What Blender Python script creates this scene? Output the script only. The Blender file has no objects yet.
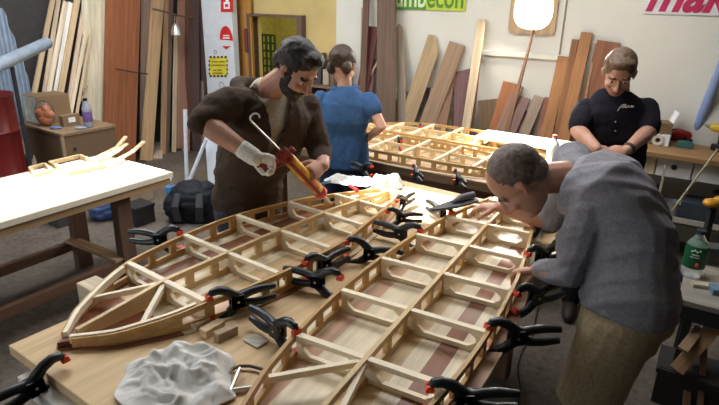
import bpy, bmesh, math, random
from mathutils import Vector, Matrix, noise
random.seed(7)
S = bpy.context.scene
COL = S.collection
V = Vector
R_ = math.radians
PI = math.pi

# ---------------------------------------------------------------- camera
CAMZ, PITCH, ROLL, F = 2.0, R_(20), R_(1.3), 560.0
CAMROT = Matrix.Rotation(PI/2-PITCH, 3, 'X') @ Matrix.Rotation(ROLL, 3, 'Z')
cd = bpy.data.cameras.new('camera'); cam = bpy.data.objects.new('camera', cd); COL.objects.link(cam)
cam.matrix_world = Matrix.Translation((0, 0, CAMZ)) @ CAMROT.to_4x4()
cd.sensor_width = 36; cd.lens = F*36/719; cd.clip_start = .05
S.camera = cam

def ray(px, py):
    return CAMROT @ V(((px-359.5)/F, -(py-202.5)/F, -1))
def at(px, py, y):                      # point of the place seen at a pixel, at a known depth
    d = ray(px, py); return V((0, 0, CAMZ)) + d*(y/d.y)
def at_z(px, py, z):                    # ... at a known height
    d = ray(px, py); return V((0, 0, CAMZ)) + d*((z-CAMZ)/d.z)
RA = R_(-32)                            # the room stands turned against the camera
PU = V((math.cos(RA), math.sin(RA), 0)); EV = V((-math.sin(RA), math.cos(RA), 0))
def W(u, v, z=0.): return PU*u + EV*v + V((0, 0, z))
def on_plane(px, py, p0, n):
    d = ray(px, py); o = V((0, 0, CAMZ)); return o + d*((p0-o).dot(n)/d.dot(n))

# ---------------------------------------------------------------- mesh building
class MB:
    def __init__(s): s.v = []; s.f = []; s.m = []
    def add(s, vs, fs, mi=0, M=None):
        b = len(s.v)
        s.v += [(M @ V(v)) if M else V(v) for v in vs]
        s.f += [tuple(b+i for i in f) for f in fs]; s.m += [mi]*len(fs); return s
    def box(s, c, size, mi=0, M=None):
        x, y, z = [k/2 for k in size]; c = V(c)
        vs = [c+V((a*x, b*y, d*z)) for a in (-1, 1) for b in (-1, 1) for d in (-1, 1)]
        return s.add(vs, [(0,1,3,2), (4,6,7,5), (0,4,5,1), (2,3,7,6), (0,2,6,4), (1,5,7,3)], mi, M)
    def beam(s, a, b, w, h, mi=0, up=(0, 0, 1)):
        a, b = V(a), V(b); d = (b-a); L = d.length; d.normalize(); up = V(up)
        sd = d.cross(up)
        if sd.length < 1e-4: sd = d.cross(V((1, 0, 0)))
        sd.normalize(); u = sd.cross(d)
        M = Matrix((d, sd, u)).transposed().to_4x4(); M.translation = (a+b)/2
        return s.box((0, 0, 0), (L, w, h), mi, M)
    def rings(s, rs, mi=0, cap=True, closed=False):
        n = len(rs[0]); b = len(s.v)
        for r in rs: s.v += [V(p) for p in r]
        k = len(rs)
        for i in range(k if closed else k-1):
            i2 = (i+1) % k
            for j in range(n):
                s.f.append((b+i*n+j, b+i*n+(j+1) % n, b+i2*n+(j+1) % n, b+i2*n+j)); s.m.append(mi)
        if cap and not closed:
            s.f.append(tuple(b+j for j in reversed(range(n)))); s.m.append(mi)
            s.f.append(tuple(b+(k-1)*n+j for j in range(n))); s.m.append(mi)
        return s
    def tube(s, pts, rad, n=8, mi=0, flat=1., up=(0, 0, 1)):
        pts = [V(p) for p in pts]; k = len(pts)
        if not hasattr(rad, '__len__'): rad = [rad]*k
        rs = []; prev = None
        for i, p in enumerate(pts):
            d = (pts[min(i+1, k-1)]-pts[max(i-1, 0)]).normalized()
            if prev is None:
                u = V(up) - d*V(up).dot(d)
                if u.length < .05: u = V((1, 0, 0)) - d*d.x
            else: u = prev - d*prev.dot(d)
            u.normalize(); prev = u; w = d.cross(u)
            rs.append([p + (u*math.cos(2*PI*j/n) + w*math.sin(2*PI*j/n)*flat)*rad[i] for j in range(n)])
        return s.rings(rs, mi)
    def lathe(s, prof, n=20, mi=0, M=None):
        rs = [[V((r*math.cos(2*PI*j/n), r*math.sin(2*PI*j/n), z)) for j in range(n)] for r, z in prof]
        if M: rs = [[M @ p for p in r] for r in rs]
        return s.rings(rs, mi)
    def ell(s, c, r, M=None, nu=14, nv=9, mi=0):
        c = V(c); rs = []
        for i in range(nv):
            t = PI*(.04+.92*i/(nv-1)); rs.append([V((c.x+r[0]*math.sin(t)*math.cos(2*PI*j/nu), c.y+r[1]*math.sin(t)*math.sin(2*PI*j/nu), c.z-r[2]*math.cos(t))) for j in range(nu)])
        if M: rs = [[M @ p for p in q] for q in rs]
        return s.rings(rs, mi)
    def prism(s, poly, z0, z1, mi=0, M=None):
        n = len(poly)
        vs = [(x, y, z0) for x, y in poly] + [(x, y, z1) for x, y in poly]
        fs = [tuple(reversed(range(n))), tuple(range(n, 2*n))] + [(j, (j+1) % n, n+(j+1) % n, n+j) for j in range(n)]
        return s.add(vs, fs, mi, M)
    def strip(s, pts, z0, z1, th, mi=0):                 # an upright band along a plan line
        rs = []; k = len(pts)
        for i, p in enumerate(pts):
            a, b = V(pts[max(i-1, 0)]), V(pts[min(i+1, k-1)]); d = (b-a).normalized(); nn = V((-d.y, d.x))*th/2; p = V(p)
            rs.append([(p.x+nn.x, p.y+nn.y, z0[i]), (p.x-nn.x, p.y-nn.y, z0[i]), (p.x-nn.x, p.y-nn.y, z1[i]), (p.x+nn.x, p.y+nn.y, z1[i])])
        return s.rings(rs, mi)
    def mesh(s, name):
        me = bpy.data.meshes.new(name); me.from_pydata(s.v, [], s.f); me.validate(); 
        bm = bmesh.new(); bm.from_mesh(me); bmesh.ops.recalc_face_normals(bm, faces=bm.faces); bm.to_mesh(me); bm.free()
        return me
    def build(s, name, mats, parent=None, smooth=False, bevel=0, M=None):
        me = s.mesh(name)
        if not isinstance(mats, (list, tuple)): mats = [mats]
        for m in mats: me.materials.append(m)
        if len(me.polygons) == len(s.m): me.polygons.foreach_set('material_index', s.m)
        if smooth:
            me.polygons.foreach_set('use_smooth', [True]*len(me.polygons))
        o = bpy.data.objects.new(name, me); COL.objects.link(o)
        if smooth == 'auto': me.set_sharp_from_angle(angle=R_(38))
        if bevel:
            b = o.modifiers.new('bevel', 'BEVEL'); b.width = bevel; b.segments = 2; b.limit_method = 'ANGLE'; b.harden_normals = False
        if parent: o.parent = parent
        if M is not None:
            if parent: o.matrix_local = M
            else: o.matrix_world = M
        return o

def tag(o, label=None, cat=None, group=None, kind=None):
    if label: o['label'] = label
    if cat: o['category'] = cat
    if group: o['group'] = group
    if kind: o['kind'] = kind
    return o
def empty(name, M, label, cat, group=None):
    o = bpy.data.objects.new(name, None); COL.objects.link(o); o.empty_display_size = .1
    o.matrix_world = M if isinstance(M, Matrix) else Matrix.Translation(M)
    return tag(o, label, cat, group)
def copy_tree(o, parent=None):
    c = o.copy(); COL.objects.link(c)
    if parent: c.parent = parent
    for ch in o.children: copy_tree(ch, c)
    return c
def frame(o, x, z=(0, 0, 1)):            # matrix with its x axis along x, z axis near z
    x = V(x).normalized(); z = V(z); y = z.cross(x).normalized(); z = x.cross(y)
    M = Matrix((x, y, z)).transposed().to_4x4(); M.translation = V(o); return M
def zframe(o, z, x=(1, 0, 0)):           # matrix with its z axis along z, x axis near x
    z = V(z).normalized(); x = V(x); y = z.cross(x).normalized(); x = y.cross(z)
    M = Matrix((x, y, z)).transposed().to_4x4(); M.translation = V(o); return M
def interp(tab, s):
    if s <= tab[0][0]: return tab[0][1]
    for (a, x), (b, y) in zip(tab, tab[1:]):
        if s <= b:
            t = (s-a)/(b-a); return x+(y-x)*t
    return tab[-1][1]
def smooth_tab(tab, n=40):
    # catmull-rom resample
    xs = [t[0] for t in tab]; out = []
    for i in range(n+1):
        s = xs[0]+(xs[-1]-xs[0])*i/n
        k = max(j for j in range(len(xs)) if xs[j] <= s+1e-9); k = min(k, len(xs)-2)
        p0 = tab[max(k-1, 0)][1]; p1 = tab[k][1]; p2 = tab[k+1][1]; p3 = tab[min(k+2, len(xs)-1)][1]
        t = (s-xs[k])/(xs[k+1]-xs[k])
        out.append((s, .5*((2*p1)+(-p0+p2)*t+(2*p0-5*p1+4*p2-p3)*t*t+(-p0+3*p1-3*p2+p3)*t**3)))
    return out

# ---------------------------------------------------------------- materials
def base(name, rough=.6, spec=.4, metal=0.):
    m = bpy.data.materials.new(name); m.use_nodes = True
    nt = m.node_tree; b = nt.nodes['Principled BSDF']
    b.inputs['Roughness'].default_value = rough; b.inputs['Metallic'].default_value = metal
    b.inputs['Specular IOR Level'].default_value = spec
    return m, nt, b
def rgb(c): return (c[0], c[1], c[2], 1)
def nd(nt, t, **k):
    n = nt.nodes.new(t)
    for a, v in k.items(): setattr(n, a, v)
    return n
_cache = {}
def plain(name, c, rough=.6, spec=.4, metal=0., var=.12, scale=12., bump=.0):
    key = ('p', name)
    if key in _cache: return _cache[key]
    m, nt, b = base(name, rough, spec, metal)
    tc = nd(nt, 'ShaderNodeTexCoord'); nz = nd(nt, 'ShaderNodeTexNoise'); nz.inputs['Scale'].default_value = scale; nz.inputs['Detail'].default_value = 5
    nt.links.new(tc.outputs['Object'], nz.inputs['Vector'])
    cr = nd(nt, 'ShaderNodeValToRGB'); e = cr.color_ramp.elements
    e[0].position = .3; e[1].position = .7
    e[0].color = rgb([max(0, x*(1-var)) for x in c]); e[1].color = rgb([min(1, x*(1+var)) for x in c])
    nt.links.new(nz.outputs['Fac'], cr.inputs['Fac']); nt.links.new(cr.outputs['Color'], b.inputs['Base Color'])
    if bump:
        bp = nd(nt, 'ShaderNodeBump'); bp.inputs['Strength'].default_value = bump; bp.inputs['Distance'].default_value = .01
        nt.links.new(nz.outputs['Fac'], bp.inputs['Height']); nt.links.new(bp.outputs['Normal'], b.inputs['Normal'])
    _cache[key] = m; return m
def wood(c, axis='Z', rough=.55, dark=.62, name='wood'):
    key = ('w', tuple(round(x, 3) for x in c), axis, rough, dark)
    if key in _cache: return _cache[key]
    m, nt, b = base(name, rough, .35)
    tc = nd(nt, 'ShaderNodeTexCoord'); mp = nd(nt, 'ShaderNodeMapping')
    sc = [30, 30, 30]; sc['XYZ'.index(axis)] = 1.6; mp.inputs['Scale'].default_value = sc
    oi = nd(nt, 'ShaderNodeObjectInfo'); va = nd(nt, 'ShaderNodeVectorMath', operation='ADD')
    nt.links.new(tc.outputs['Object'], va.inputs[0]); nt.links.new(oi.outputs['Random'], va.inputs[1])
    nt.links.new(va.outputs[0], mp.inputs['Vector'])
    nz = nd(nt, 'ShaderNodeTexNoise'); nz.inputs['Scale'].default_value = 1.; nz.inputs['Detail'].default_value = 6; nz.inputs['Roughness'].default_value = .65; nz.inputs['Distortion'].default_value = .4
    nt.links.new(mp.outputs[0], nz.inputs['Vector'])
    cr = nd(nt, 'ShaderNodeValToRGB'); e = cr.color_ramp.elements
    e[0].position = .28; e[1].position = .62
    e[0].color = rgb([x*dark for x in c]); e[1].color = rgb([min(1, x*1.08) for x in c])
    nt.links.new(nz.outputs['Fac'], cr.inputs['Fac']); nt.links.new(cr.outputs['Color'], b.inputs['Base Color'])
    bp = nd(nt, 'ShaderNodeBump'); bp.inputs['Strength'].default_value = .15; bp.inputs['Distance'].default_value = .002
    nt.links.new(nz.outputs['Fac'], bp.inputs['Height']); nt.links.new(bp.outputs['Normal'], b.inputs['Normal'])
    _cache[key] = m; return m
def cloth(name, c, scale=90., rough=.9, wrinkle=.5, wscale=9.):
    m, nt, b = base(name, rough, .15)
    tc = nd(nt, 'ShaderNodeTexCoord'); nz = nd(nt, 'ShaderNodeTexNoise'); nz.inputs['Scale'].default_value = scale
    n2 = nd(nt, 'ShaderNodeTexNoise'); n2.inputs['Scale'].default_value = wscale; n2.inputs['Detail'].default_value = 3; n2.inputs['Distortion'].default_value = 1.2
    for n in (nz, n2): nt.links.new(tc.outputs['Object'], n.inputs['Vector'])
    cr = nd(nt, 'ShaderNodeValToRGB'); e = cr.color_ramp.elements
    e[0].position = .35; e[1].position = .65; e[0].color = rgb([x*.86 for x in c]); e[1].color = rgb([min(1, x*1.1) for x in c])
    nt.links.new(nz.outputs['Fac'], cr.inputs['Fac']); nt.links.new(cr.outputs['Color'], b.inputs['Base Color'])
    bp = nd(nt, 'ShaderNodeBump'); bp.inputs['Strength'].default_value = wrinkle; bp.inputs['Distance'].default_value = .02
    nt.links.new(n2.outputs['Fac'], bp.inputs['Height']); nt.links.new(bp.outputs['Normal'], b.inputs['Normal'])
    return m
def emit(name, c, k):
    m, nt, b = base(name); b.inputs['Base Color'].default_value = rgb(c)
    b.inputs['Emission Color'].default_value = rgb(c); b.inputs['Emission Strength'].default_value = k; return m
def glass(name, c=(1, 1, 1), rough=.05, trans=.92):
    m, nt, b = base(name, rough, .5); b.inputs['Base Color'].default_value = rgb(c)
    b.inputs['Transmission Weight'].default_value = trans; b.inputs['IOR'].default_value = 1.2; return m
def stripes(name, axis, cols, pitch, rough=.5, nose=None):
    # strip-planked panel: bands across one local axis; nose = (x where it starts, colour) a darker timber at the tip
    m, nt, b = base(name, rough, .35)
    tc = nd(nt, 'ShaderNodeTexCoord'); sx = nd(nt, 'ShaderNodeSeparateXYZ'); nt.links.new(tc.outputs['Object'], sx.inputs[0])
    mu = nd(nt, 'ShaderNodeMath', operation='MULTIPLY'); mu.inputs[1].default_value = 1/(pitch*len(cols))
    nt.links.new(sx.outputs['XYZ'.index(axis)], mu.inputs[0])
    fr = nd(nt, 'ShaderNodeMath', operation='FRACT'); nt.links.new(mu.outputs[0], fr.inputs[0])
    cr = nd(nt, 'ShaderNodeValToRGB'); cr.color_ramp.interpolation = 'CONSTANT'; e = cr.color_ramp.elements
    while len(e) < len(cols): e.new(.5)
    for i, c in enumerate(cols): e[i].position = i/len(cols); e[i].color = rgb(c)
    nt.links.new(fr.outputs[0], cr.inputs['Fac'])
    mp = nd(nt, 'ShaderNodeMapping'); mp.inputs['Scale'].default_value = (2, 40, 40) if axis == 'Y' else (40, 2, 40)
    nz = nd(nt, 'ShaderNodeTexNoise'); nz.inputs['Scale'].default_value = 1; nz.inputs['Detail'].default_value = 5
    nt.links.new(tc.outputs['Object'], mp.inputs[0]); nt.links.new(mp.outputs[0], nz.inputs['Vector'])
    out = cr.outputs['Color']
    if nose:
        gt = nd(nt, 'ShaderNodeMath', operation='LESS_THAN'); gt.inputs[1].default_value = nose[0]; nt.links.new(sx.outputs[0], gt.inputs[0])
        mx = nd(nt, 'ShaderNodeMix', data_type='RGBA'); nt.links.new(gt.outputs[0], mx.inputs[0]); nt.links.new(out, mx.inputs[6]); mx.inputs[7].default_value = rgb(nose[1]); out = mx.outputs[2]
    mr = nd(nt, 'ShaderNodeMapRange'); mr.inputs[1].default_value = .25; mr.inputs[2].default_value = .75; mr.inputs[3].default_value = .72; mr.inputs[4].default_value = 1.12
    nt.links.new(nz.outputs['Fac'], mr.inputs[0])
    vm = nd(nt, 'ShaderNodeVectorMath', operation='SCALE'); nt.links.new(out, vm.inputs[0]); nt.links.new(mr.outputs[0], vm.inputs['Scale'])
    nt.links.new(vm.outputs[0], b.inputs['Base Color'])
    return m

BLACKP = plain('black_plastic', (.012, .014, .017), .38, .5, var=.2, scale=60)
ORANGE = plain('orange_rubber', (.75, .07, .02), .5, .4, var=.1, scale=60)
STEEL = plain('steel', (.5, .5, .5), .3, .5, 1., var=.1)
CREAM = wood((.86, .75, .55), 'Y', .5, .88, 'pale_timber')
CREAMX = wood((.86, .75, .55), 'X', .5, .88, 'pale_timber')
AMBER = wood((.56, .34, .13), 'X', .5, .7, 'amber_plywood')
AMBERP = wood((.72, .52, .27), 'X', .5, .75, 'honey_plywood')
CEDAR = wood((.20, .07, .035), 'X', .5, .6, 'cedar')
PLY = wood((.63, .44, .235), 'X', .6, .82, 'plywood')
WHITE = plain('white_paint', (.8, .8, .78), .5, var=.05)
DARK = plain('dark_stuff', (.02, .02, .022), .7)

# ---------------------------------------------------------------- room
UL, VB, H = -6.3, 5.5, 3.4                 # left wall, back wall, ceiling height
UR, VF = 3.0, -3.0
RM = frame((0, 0, 0), PU)                  # room frame -> world
def struct(o): o['kind'] = 'structure'; return o
m, nt, b = base('concrete', .75, .3)
tc = nd(nt, 'ShaderNodeTexCoord'); n1 = nd(nt, 'ShaderNodeTexNoise'); n1.inputs['Scale'].default_value = 1.1; n1.inputs['Detail'].default_value = 8; n1.inputs['Roughness'].default_value = .7
n2 = nd(nt, 'ShaderNodeTexNoise'); n2.inputs['Scale'].default_value = 25; n2.inputs['Detail'].default_value = 6
for n in (n1, n2): nt.links.new(tc.outputs['Object'], n.inputs['Vector'])
ad = nd(nt, 'ShaderNodeMath', operation='ADD'); m2 = nd(nt, 'ShaderNodeMath', operation='MULTIPLY'); m2.inputs[1].default_value = .5
nt.links.new(n2.outputs['Fac'], m2.inputs[0]); nt.links.new(n1.outputs['Fac'], ad.inputs[0]); nt.links.new(m2.outputs[0], ad.inputs[1])
cr = nd(nt, 'ShaderNodeValToRGB'); e = cr.color_ramp.elements; e[0].position = .5; e[1].position = 1.
e[0].color = (.050, .036, .026, 1); e[1].color = (.185, .155, .125, 1)
nt.links.new(ad.outputs[0], cr.inputs[0]); nt.links.new(cr.outputs[0], b.inputs['Base Color'])
CONC = m
WALLW = plain('cream_wall', (.73, .71, .63), .7, .3, var=.05, scale=2.)
WALLY = plain('yellow_wall', (.62, .47, .20), .8, .2, var=.10, scale=2.5)
WALLD = plain('dark_wall', (.05, .045, .045), .8, .2)
CEILM = plain('ceiling_paint', (.35, .33, .3), .8, .2)

struct(MB().box(((UL+UR)/2-.2, (VF+VB+2.6)/2, -.05), (UR-UL+.6, VB+3.2-VF, .1)).build('floor', CONC, M=RM))
# back wall: white to the right of u0, yellow with a doorway at its left end
U0 = on_plane(336, 60, W(0, VB), EV).dot(PU); DU0 = on_plane(255, 60, W(0, VB), EV).dot(PU); DU1 = on_plane(301, 60, W(0, VB), EV).dot(PU); DZ = on_plane(280, 17, W(0, VB), EV).z
WU, WZ = None, None
wl = on_plane(511, 20, W(0, VB), EV); wr = on_plane(556, 20, W(0, VB), EV); wb = on_plane(533, 33, W(0, VB), EV)
WU0, WU1, WZ0 = wl.dot(PU), wr.dot(PU), wb.z
WZ1 = WZ0 + (WU1-WU0)
t = .14
def wallbox(mb, u0, u1, z0, z1): mb.box(((u0+u1)/2, VB+t/2, (z0+z1)/2), (u1-u0, t, z1-z0))
wbk = MB()
wallbox(wbk, U0, WU0, 0, H); wallbox(wbk, WU1, UR+.1, 0, H); wallbox(wbk, WU0, WU1, 0, WZ0); wallbox(wbk, WU0, WU1, WZ1, H)
struct(wbk.build('wall_back', WALLW, M=RM))
wby = MB()
wallbox(wby, UL, DU0, 0, H); wallbox(wby, DU1, U0, 0, H); wallbox(wby, DU0, DU1, DZ, H)
struct(wby.build('wall_rear', WALLY, M=RM))
struct(MB().box((UL-.07, (VF+VB)/2, H/2), (.14, VB-VF+.28, H)).build('wall_left', WALLD, M=RM))
struct(MB().box((3.07, (VF+VB)/2, H/2), (.14, VB-VF+.28, H)).build('wall_right', WALLD, M=RM))
struct(MB().box((.4, VF-.07, H/2), (5.2, .14, H)).build('wall_front', WALLD, M=RM))
# room behind the doorway
OLIVE = plain('olive_wall', (.46, .40, .12), .8, .2)
struct(MB().box((-5.0, VB+2.5, 1.3), (4.2, .1, 2.6)).box((-6.9, VB+1.3, 1.3), (.1, 2.3, 2.6)).box((-3.1, VB+1.3, 1.3), (.1, 2.3, 2.6)).box((-5.0, VB+1.3, 2.65), (4.2, 2.6, .1)).build('wall_storeroom', OLIVE, M=RM))
jm = MB()
JAMB = wood((.16, .10, .07), 'Z')
jm.box((DU0-.02, VB-.0, DZ/2), (.04, .16, DZ)).box((DU1+.04, VB-.0, DZ/2), (.08, .16, DZ)).box(((DU0+DU1)/2+.02, VB-.0, DZ+.015), (DU1-DU0+.12, .16, .03))
struct(jm.build('trim_1', JAMB, M=RM))
# window: square timber frame with a round opening and a bright frosted pane
wc = ((WU0+WU1)/2, (WZ0+WZ1)/2); hwid = (WU1-WU0)/2; n = 48; mb = MB()
def sq(a):
    c, s_ = math.cos(a), math.sin(a); k = 1/max(abs(c), abs(s_)); return c*k, s_*k
def oval(a):                                # rounded square opening
    c, s_ = math.cos(a), math.sin(a); p = 2.6; k = (abs(c)**p+abs(s_)**p)**(-1/p); return c*k*.86, s_*k*.86
rg = []
for j in range(n):
    a = 2*PI*(j+.5)/n; q = sq(a); o_ = oval(a)
    P = lambda x, z, v: V((wc[0]+x*hwid, v, wc[1]+z*hwid))
    rg.append([P(q[0]*1.04, q[1]*1.04, VB-.035), P(o_[0], o_[1], VB-.035), P(o_[0], o_[1], VB+.05), P(q[0]*1.04, q[1]*1.04, VB+.05)])
mb.rings(rg, closed=True)
wf = struct(mb.build('window_1', wood((.55, .38, .22), 'Z'), M=RM))
wp = MB().box((wc[0], VB+.06, wc[1]), (hwid*1.99, .015, hwid*1.99)).build('pane', emit('daylit_pane', (1, .97, .9), 12.), wf)
# wall seams and ledge
lg = on_plane(495, 53, W(0, VB), EV); lz = lg.z
sm = on_plane(563, 30, W(0, VB), EV).dot(PU)
struct(MB().box(((lg.dot(PU)+sm)/2, VB-.015, lz), (sm-lg.dot(PU)+.25, .03, .05)).build('trim_2', WALLW, M=RM, bevel=.004))
struct(MB().box((sm, VB-.006, H/2), (.012, .012, H)).build('trim_3', plain('seam', (.25, .2, .15)), M=RM))
# ceiling with roof lights left open to the sky
HOLES = []
SUN = V((.36, -.22, -.9)).normalized()
def hole(x, y, z, du, dv):
    p = V((x, y, z)) - SUN*((H-z)/-SUN.z); HOLES.append((p.dot(PU)-du/2, p.dot(PU)+du/2, p.dot(EV)-dv/2, p.dot(EV)+dv/2))
hole(-2.14, 3.36, .8, .66, 1.9)        # over the left table
hole(1.27, 4.36, .95, .95, .78)        # over the end of the back table
hole(.20, 3.02, .98, .85, .45)           # over the far end of the main table
us = sorted({UL, UR}|{h[0] for h in HOLES}|{h[1] for h in HOLES}); vs = sorted({VF, VB+.1}|{h[2] for h in HOLES}|{h[3] for h in HOLES})
cm = MB()
for u0, u1 in zip(us, us[1:]):
    for v0, v1 in zip(vs, vs[1:]):
        c = ((u0+u1)/2, (v0+v1)/2)
        if not any(h[0] < c[0] < h[1] and h[2] < c[1] < h[3] for h in HOLES):
            cm.box((c[0], c[1], H+.03), (u1-u0, v1-v0, .06))
struct(cm.build('ceiling', CEILM, M=RM))

# ---------------------------------------------------------------- light
w = bpy.data.worlds.new('world'); S.world = w; w.use_nodes = True
bg = w.node_tree.nodes['Background']; bg.inputs[0].default_value = (.78, .88, 1, 1); bg.inputs[1].default_value = 1.0
sd = bpy.data.lights.new('sun', 'SUN'); sd.energy = 26; sd.angle = R_(.6); sd.color = (1, .95, .86)
so = bpy.data.objects.new('sun', sd); COL.objects.link(so); so.rotation_euler = SUN.to_track_quat('-Z', 'Y').to_euler()
def area(name, loc, target, sx, sy, e, c=(1, 1, 1)):
    d = bpy.data.lights.new(name, 'AREA'); d.shape = 'RECTANGLE'; d.size = sx; d.size_y = sy; d.energy = e; d.color = c
    o = bpy.data.objects.new(name, d); COL.objects.link(o); o.location = loc
    o.rotation_euler = (V(target)-V(loc)).to_track_quat('-Z', 'Y').to_euler(); return o
area('roof_light_middle', W(-1.6, 3.1, H-.03), W(-1.6, 3.1, 0), 2.6, 1.0, 75, (.95, .97, 1))
area('roof_light_left', W(-4.2, 2.6, H-.03), W(-4.2, 2.6, 0), 1.2, 3.0, 120, (.93, .97, 1))
area('window_daylight', W(wc[0], VB-.2, wc[1]+.1), W(wc[0]-.4, 2.5, .9), .45, .45, 42, (1, .95, .85))
area('storeroom_lamp', W(-4.9, VB+1.2, 2.5), W(-4.9, VB+1.2, 0), .8, .8, 40, (1, .95, .6))
area('camera_side_fill', W(-4.2, -2.8, 1.7), W(-2.6, 3, .9), 3.0, 2.6, 48, (.92, .96, 1))  # unseen fill lamp, added behind the camera to lift the near sides
S.view_settings.view_transform = 'Standard'; S.view_settings.look = 'None'; S.view_settings.gamma = 1; S.view_settings.use_curve_mapping = False
S.view_settings.exposure = 0.0
try: S.cycles.use_denoising = True
except Exception: pass
# ---------------------------------------------------------------- tables
WA = R_(55)
TE = V((math.cos(WA), math.sin(WA), 0)); TP = V((math.sin(WA), -math.cos(WA), 0))
A0 = V((-1.118, 1.525, 0)); TL, TW, TZ = 2.30, 1.14, .93
TM = frame(A0, TE)                       # local x along the table, local y = -TP
wt = empty('work_table', TM, 'big plywood work table carrying the two half-built board frames', 'table')
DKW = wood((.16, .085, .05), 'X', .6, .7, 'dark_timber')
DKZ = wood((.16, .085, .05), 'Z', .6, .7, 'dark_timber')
MB().box((TL/2, -TW/2, TZ-.018), (TL, TW, .036)).build('tabletop', PLY, wt, bevel=.003)
MB().box((TL/2-.05, -TW/2-.02, TZ-.062), (TL-.02, TW-.22, .05)).build('underlay_sheet', plain('white_sheet_board', (.66, .64, .58), .6), wt, bevel=.003)
for y in (-.18, -TW+.2):
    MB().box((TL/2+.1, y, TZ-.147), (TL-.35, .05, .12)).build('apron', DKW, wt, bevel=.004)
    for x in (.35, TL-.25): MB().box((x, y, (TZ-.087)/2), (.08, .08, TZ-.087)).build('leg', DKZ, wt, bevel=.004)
for x in (.35, TL-.25): MB().box((x, -TW/2, .25), (.05, TW-.38, .08)).build('stretcher', DKW, wt, bevel=.004)

q = TM.inverted() @ at_z(90, 281, TZ-.09)
MB().box((q.x, q.y-.22, TZ-.14), (.09, .50, .10)).build('cross_beam', wood((.62, .50, .34), 'Y'), wt, bevel=.003)

# sunlit table at the left wall side
LB = V((-1.346, 3.849, 0)); LTM = frame(LB, -EV)       # x runs back along the near edge, y = +PU ... so -y is away
lt = empty('assembly_table', LTM, 'sunlit pale-topped table with dark timber legs before the leaning timber', 'table')
LW, LL, LZ = .82, 2.9, .80
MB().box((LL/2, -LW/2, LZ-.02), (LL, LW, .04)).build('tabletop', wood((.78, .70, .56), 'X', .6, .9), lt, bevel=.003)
MB().box((LL/2, -.03, LZ-.065), (LL-.04, .03, .05)).build('edge_strip', wood((.42, .27, .14), 'X'), lt)
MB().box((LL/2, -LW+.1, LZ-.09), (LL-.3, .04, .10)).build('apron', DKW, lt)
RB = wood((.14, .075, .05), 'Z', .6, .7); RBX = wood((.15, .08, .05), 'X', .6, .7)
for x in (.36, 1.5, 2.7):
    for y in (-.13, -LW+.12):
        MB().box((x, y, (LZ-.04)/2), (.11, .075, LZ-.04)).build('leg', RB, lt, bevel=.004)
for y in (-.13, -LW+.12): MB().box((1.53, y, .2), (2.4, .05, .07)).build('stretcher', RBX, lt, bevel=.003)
MB().box((.43, -LW/2, .245), (.09, LW-.2, .02)).build('cross_rail', wood((.45, .3, .18), 'Y'), lt)

# back table
BT0 = W(-.82, 3.42, 0); BTM = frame(BT0, -PU)          # x runs from the right end towards the left, y = -EV ... -y is away
bt = empty('rear_table', BTM, 'long dark-framed bench at the back bearing two more board frames', 'table')
BL, BW, BZ = 2.3, 1.12, .88
MB().box((BL/2, -BW/2, BZ-.02), (BL, BW, .04)).build('tabletop', wood((.66, .53, .36), 'X'), bt, bevel=.003)
MB().box((BL/2, .009, BZ-.03), (BL+.02, .018, .06)).build('edge_strip', wood((.22, .13, .07), 'X'), bt, bevel=.002)
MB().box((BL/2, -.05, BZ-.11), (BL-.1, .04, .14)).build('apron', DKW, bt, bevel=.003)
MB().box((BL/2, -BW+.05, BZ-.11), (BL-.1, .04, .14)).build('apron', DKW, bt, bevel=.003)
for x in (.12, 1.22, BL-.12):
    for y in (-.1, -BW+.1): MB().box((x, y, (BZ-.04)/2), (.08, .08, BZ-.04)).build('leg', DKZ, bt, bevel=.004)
MB().box((BL/2, -BW/2, .22), (BL-.1, BW-.2, .03)).build('lower_shelf', wood((.2, .12, .07), 'X'), bt)
pl = empty('plywood_sheet', frame(W(-1.75, 3.40, .0)+V((0, 0, 0)), PU, (0, 0, 1)), 'brown plywood sheet propped upright under the rear bench apron', 'sheet')
MB().box((-.05, -.012, .33), (.72, .018, .66)).build('panel', wood((.33, .2, .1), 'Z'), pl, bevel=.002)

# ---------------------------------------------------------------- surfboard frames
def slotted(mb, pts, z0, z1, th, ch, post, first, gap, mi=0):
    """upright plywood band with a row of slots: two chords and posts between them"""
    k = len(pts)
    lo = [z0[i]+min(ch, (z1[i]-z0[i])*.45) for i in range(k)]; hi = [z1[i]-min(ch, (z1[i]-z0[i])*.45) for i in range(k)]
    mb.strip(pts, z0, lo, th, mi); mb.strip(pts, hi, z1, th, mi)
    cum = [0]
    for a, b_ in zip(pts, pts[1:]): cum.append(cum[-1]+(V(b_)-V(a)).length)
    def pt(d):
        d = max(0, min(cum[-1]-1e-6, d)); i = max(j for j in range(k-1) if cum[j] <= d); t_ = (d-cum[i])/(cum[i+1]-cum[i])
        f = lambda A: A[i]+(A[i+1]-A[i])*t_
        return (pts[i][0]+(pts[i+1][0]-pts[i][0])*t_, pts[i][1]+(pts[i+1][1]-pts[i][1])*t_), f(z0), f(z1)
    def seg(d0, d1):
        q = [pt(d0+(d1-d0)*i/4) for i in range(5)]
        mb.strip([x[0] for x in q], [x[1]+.002 for x in q], [x[2]-.002 for x in q], th*.98, mi)
    if first > 0: seg(0, first)
    d = first+gap
    while d < cum[-1]:
        seg(d, min(d+post, cum[-1])); d += post+gap
    return mb

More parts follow.
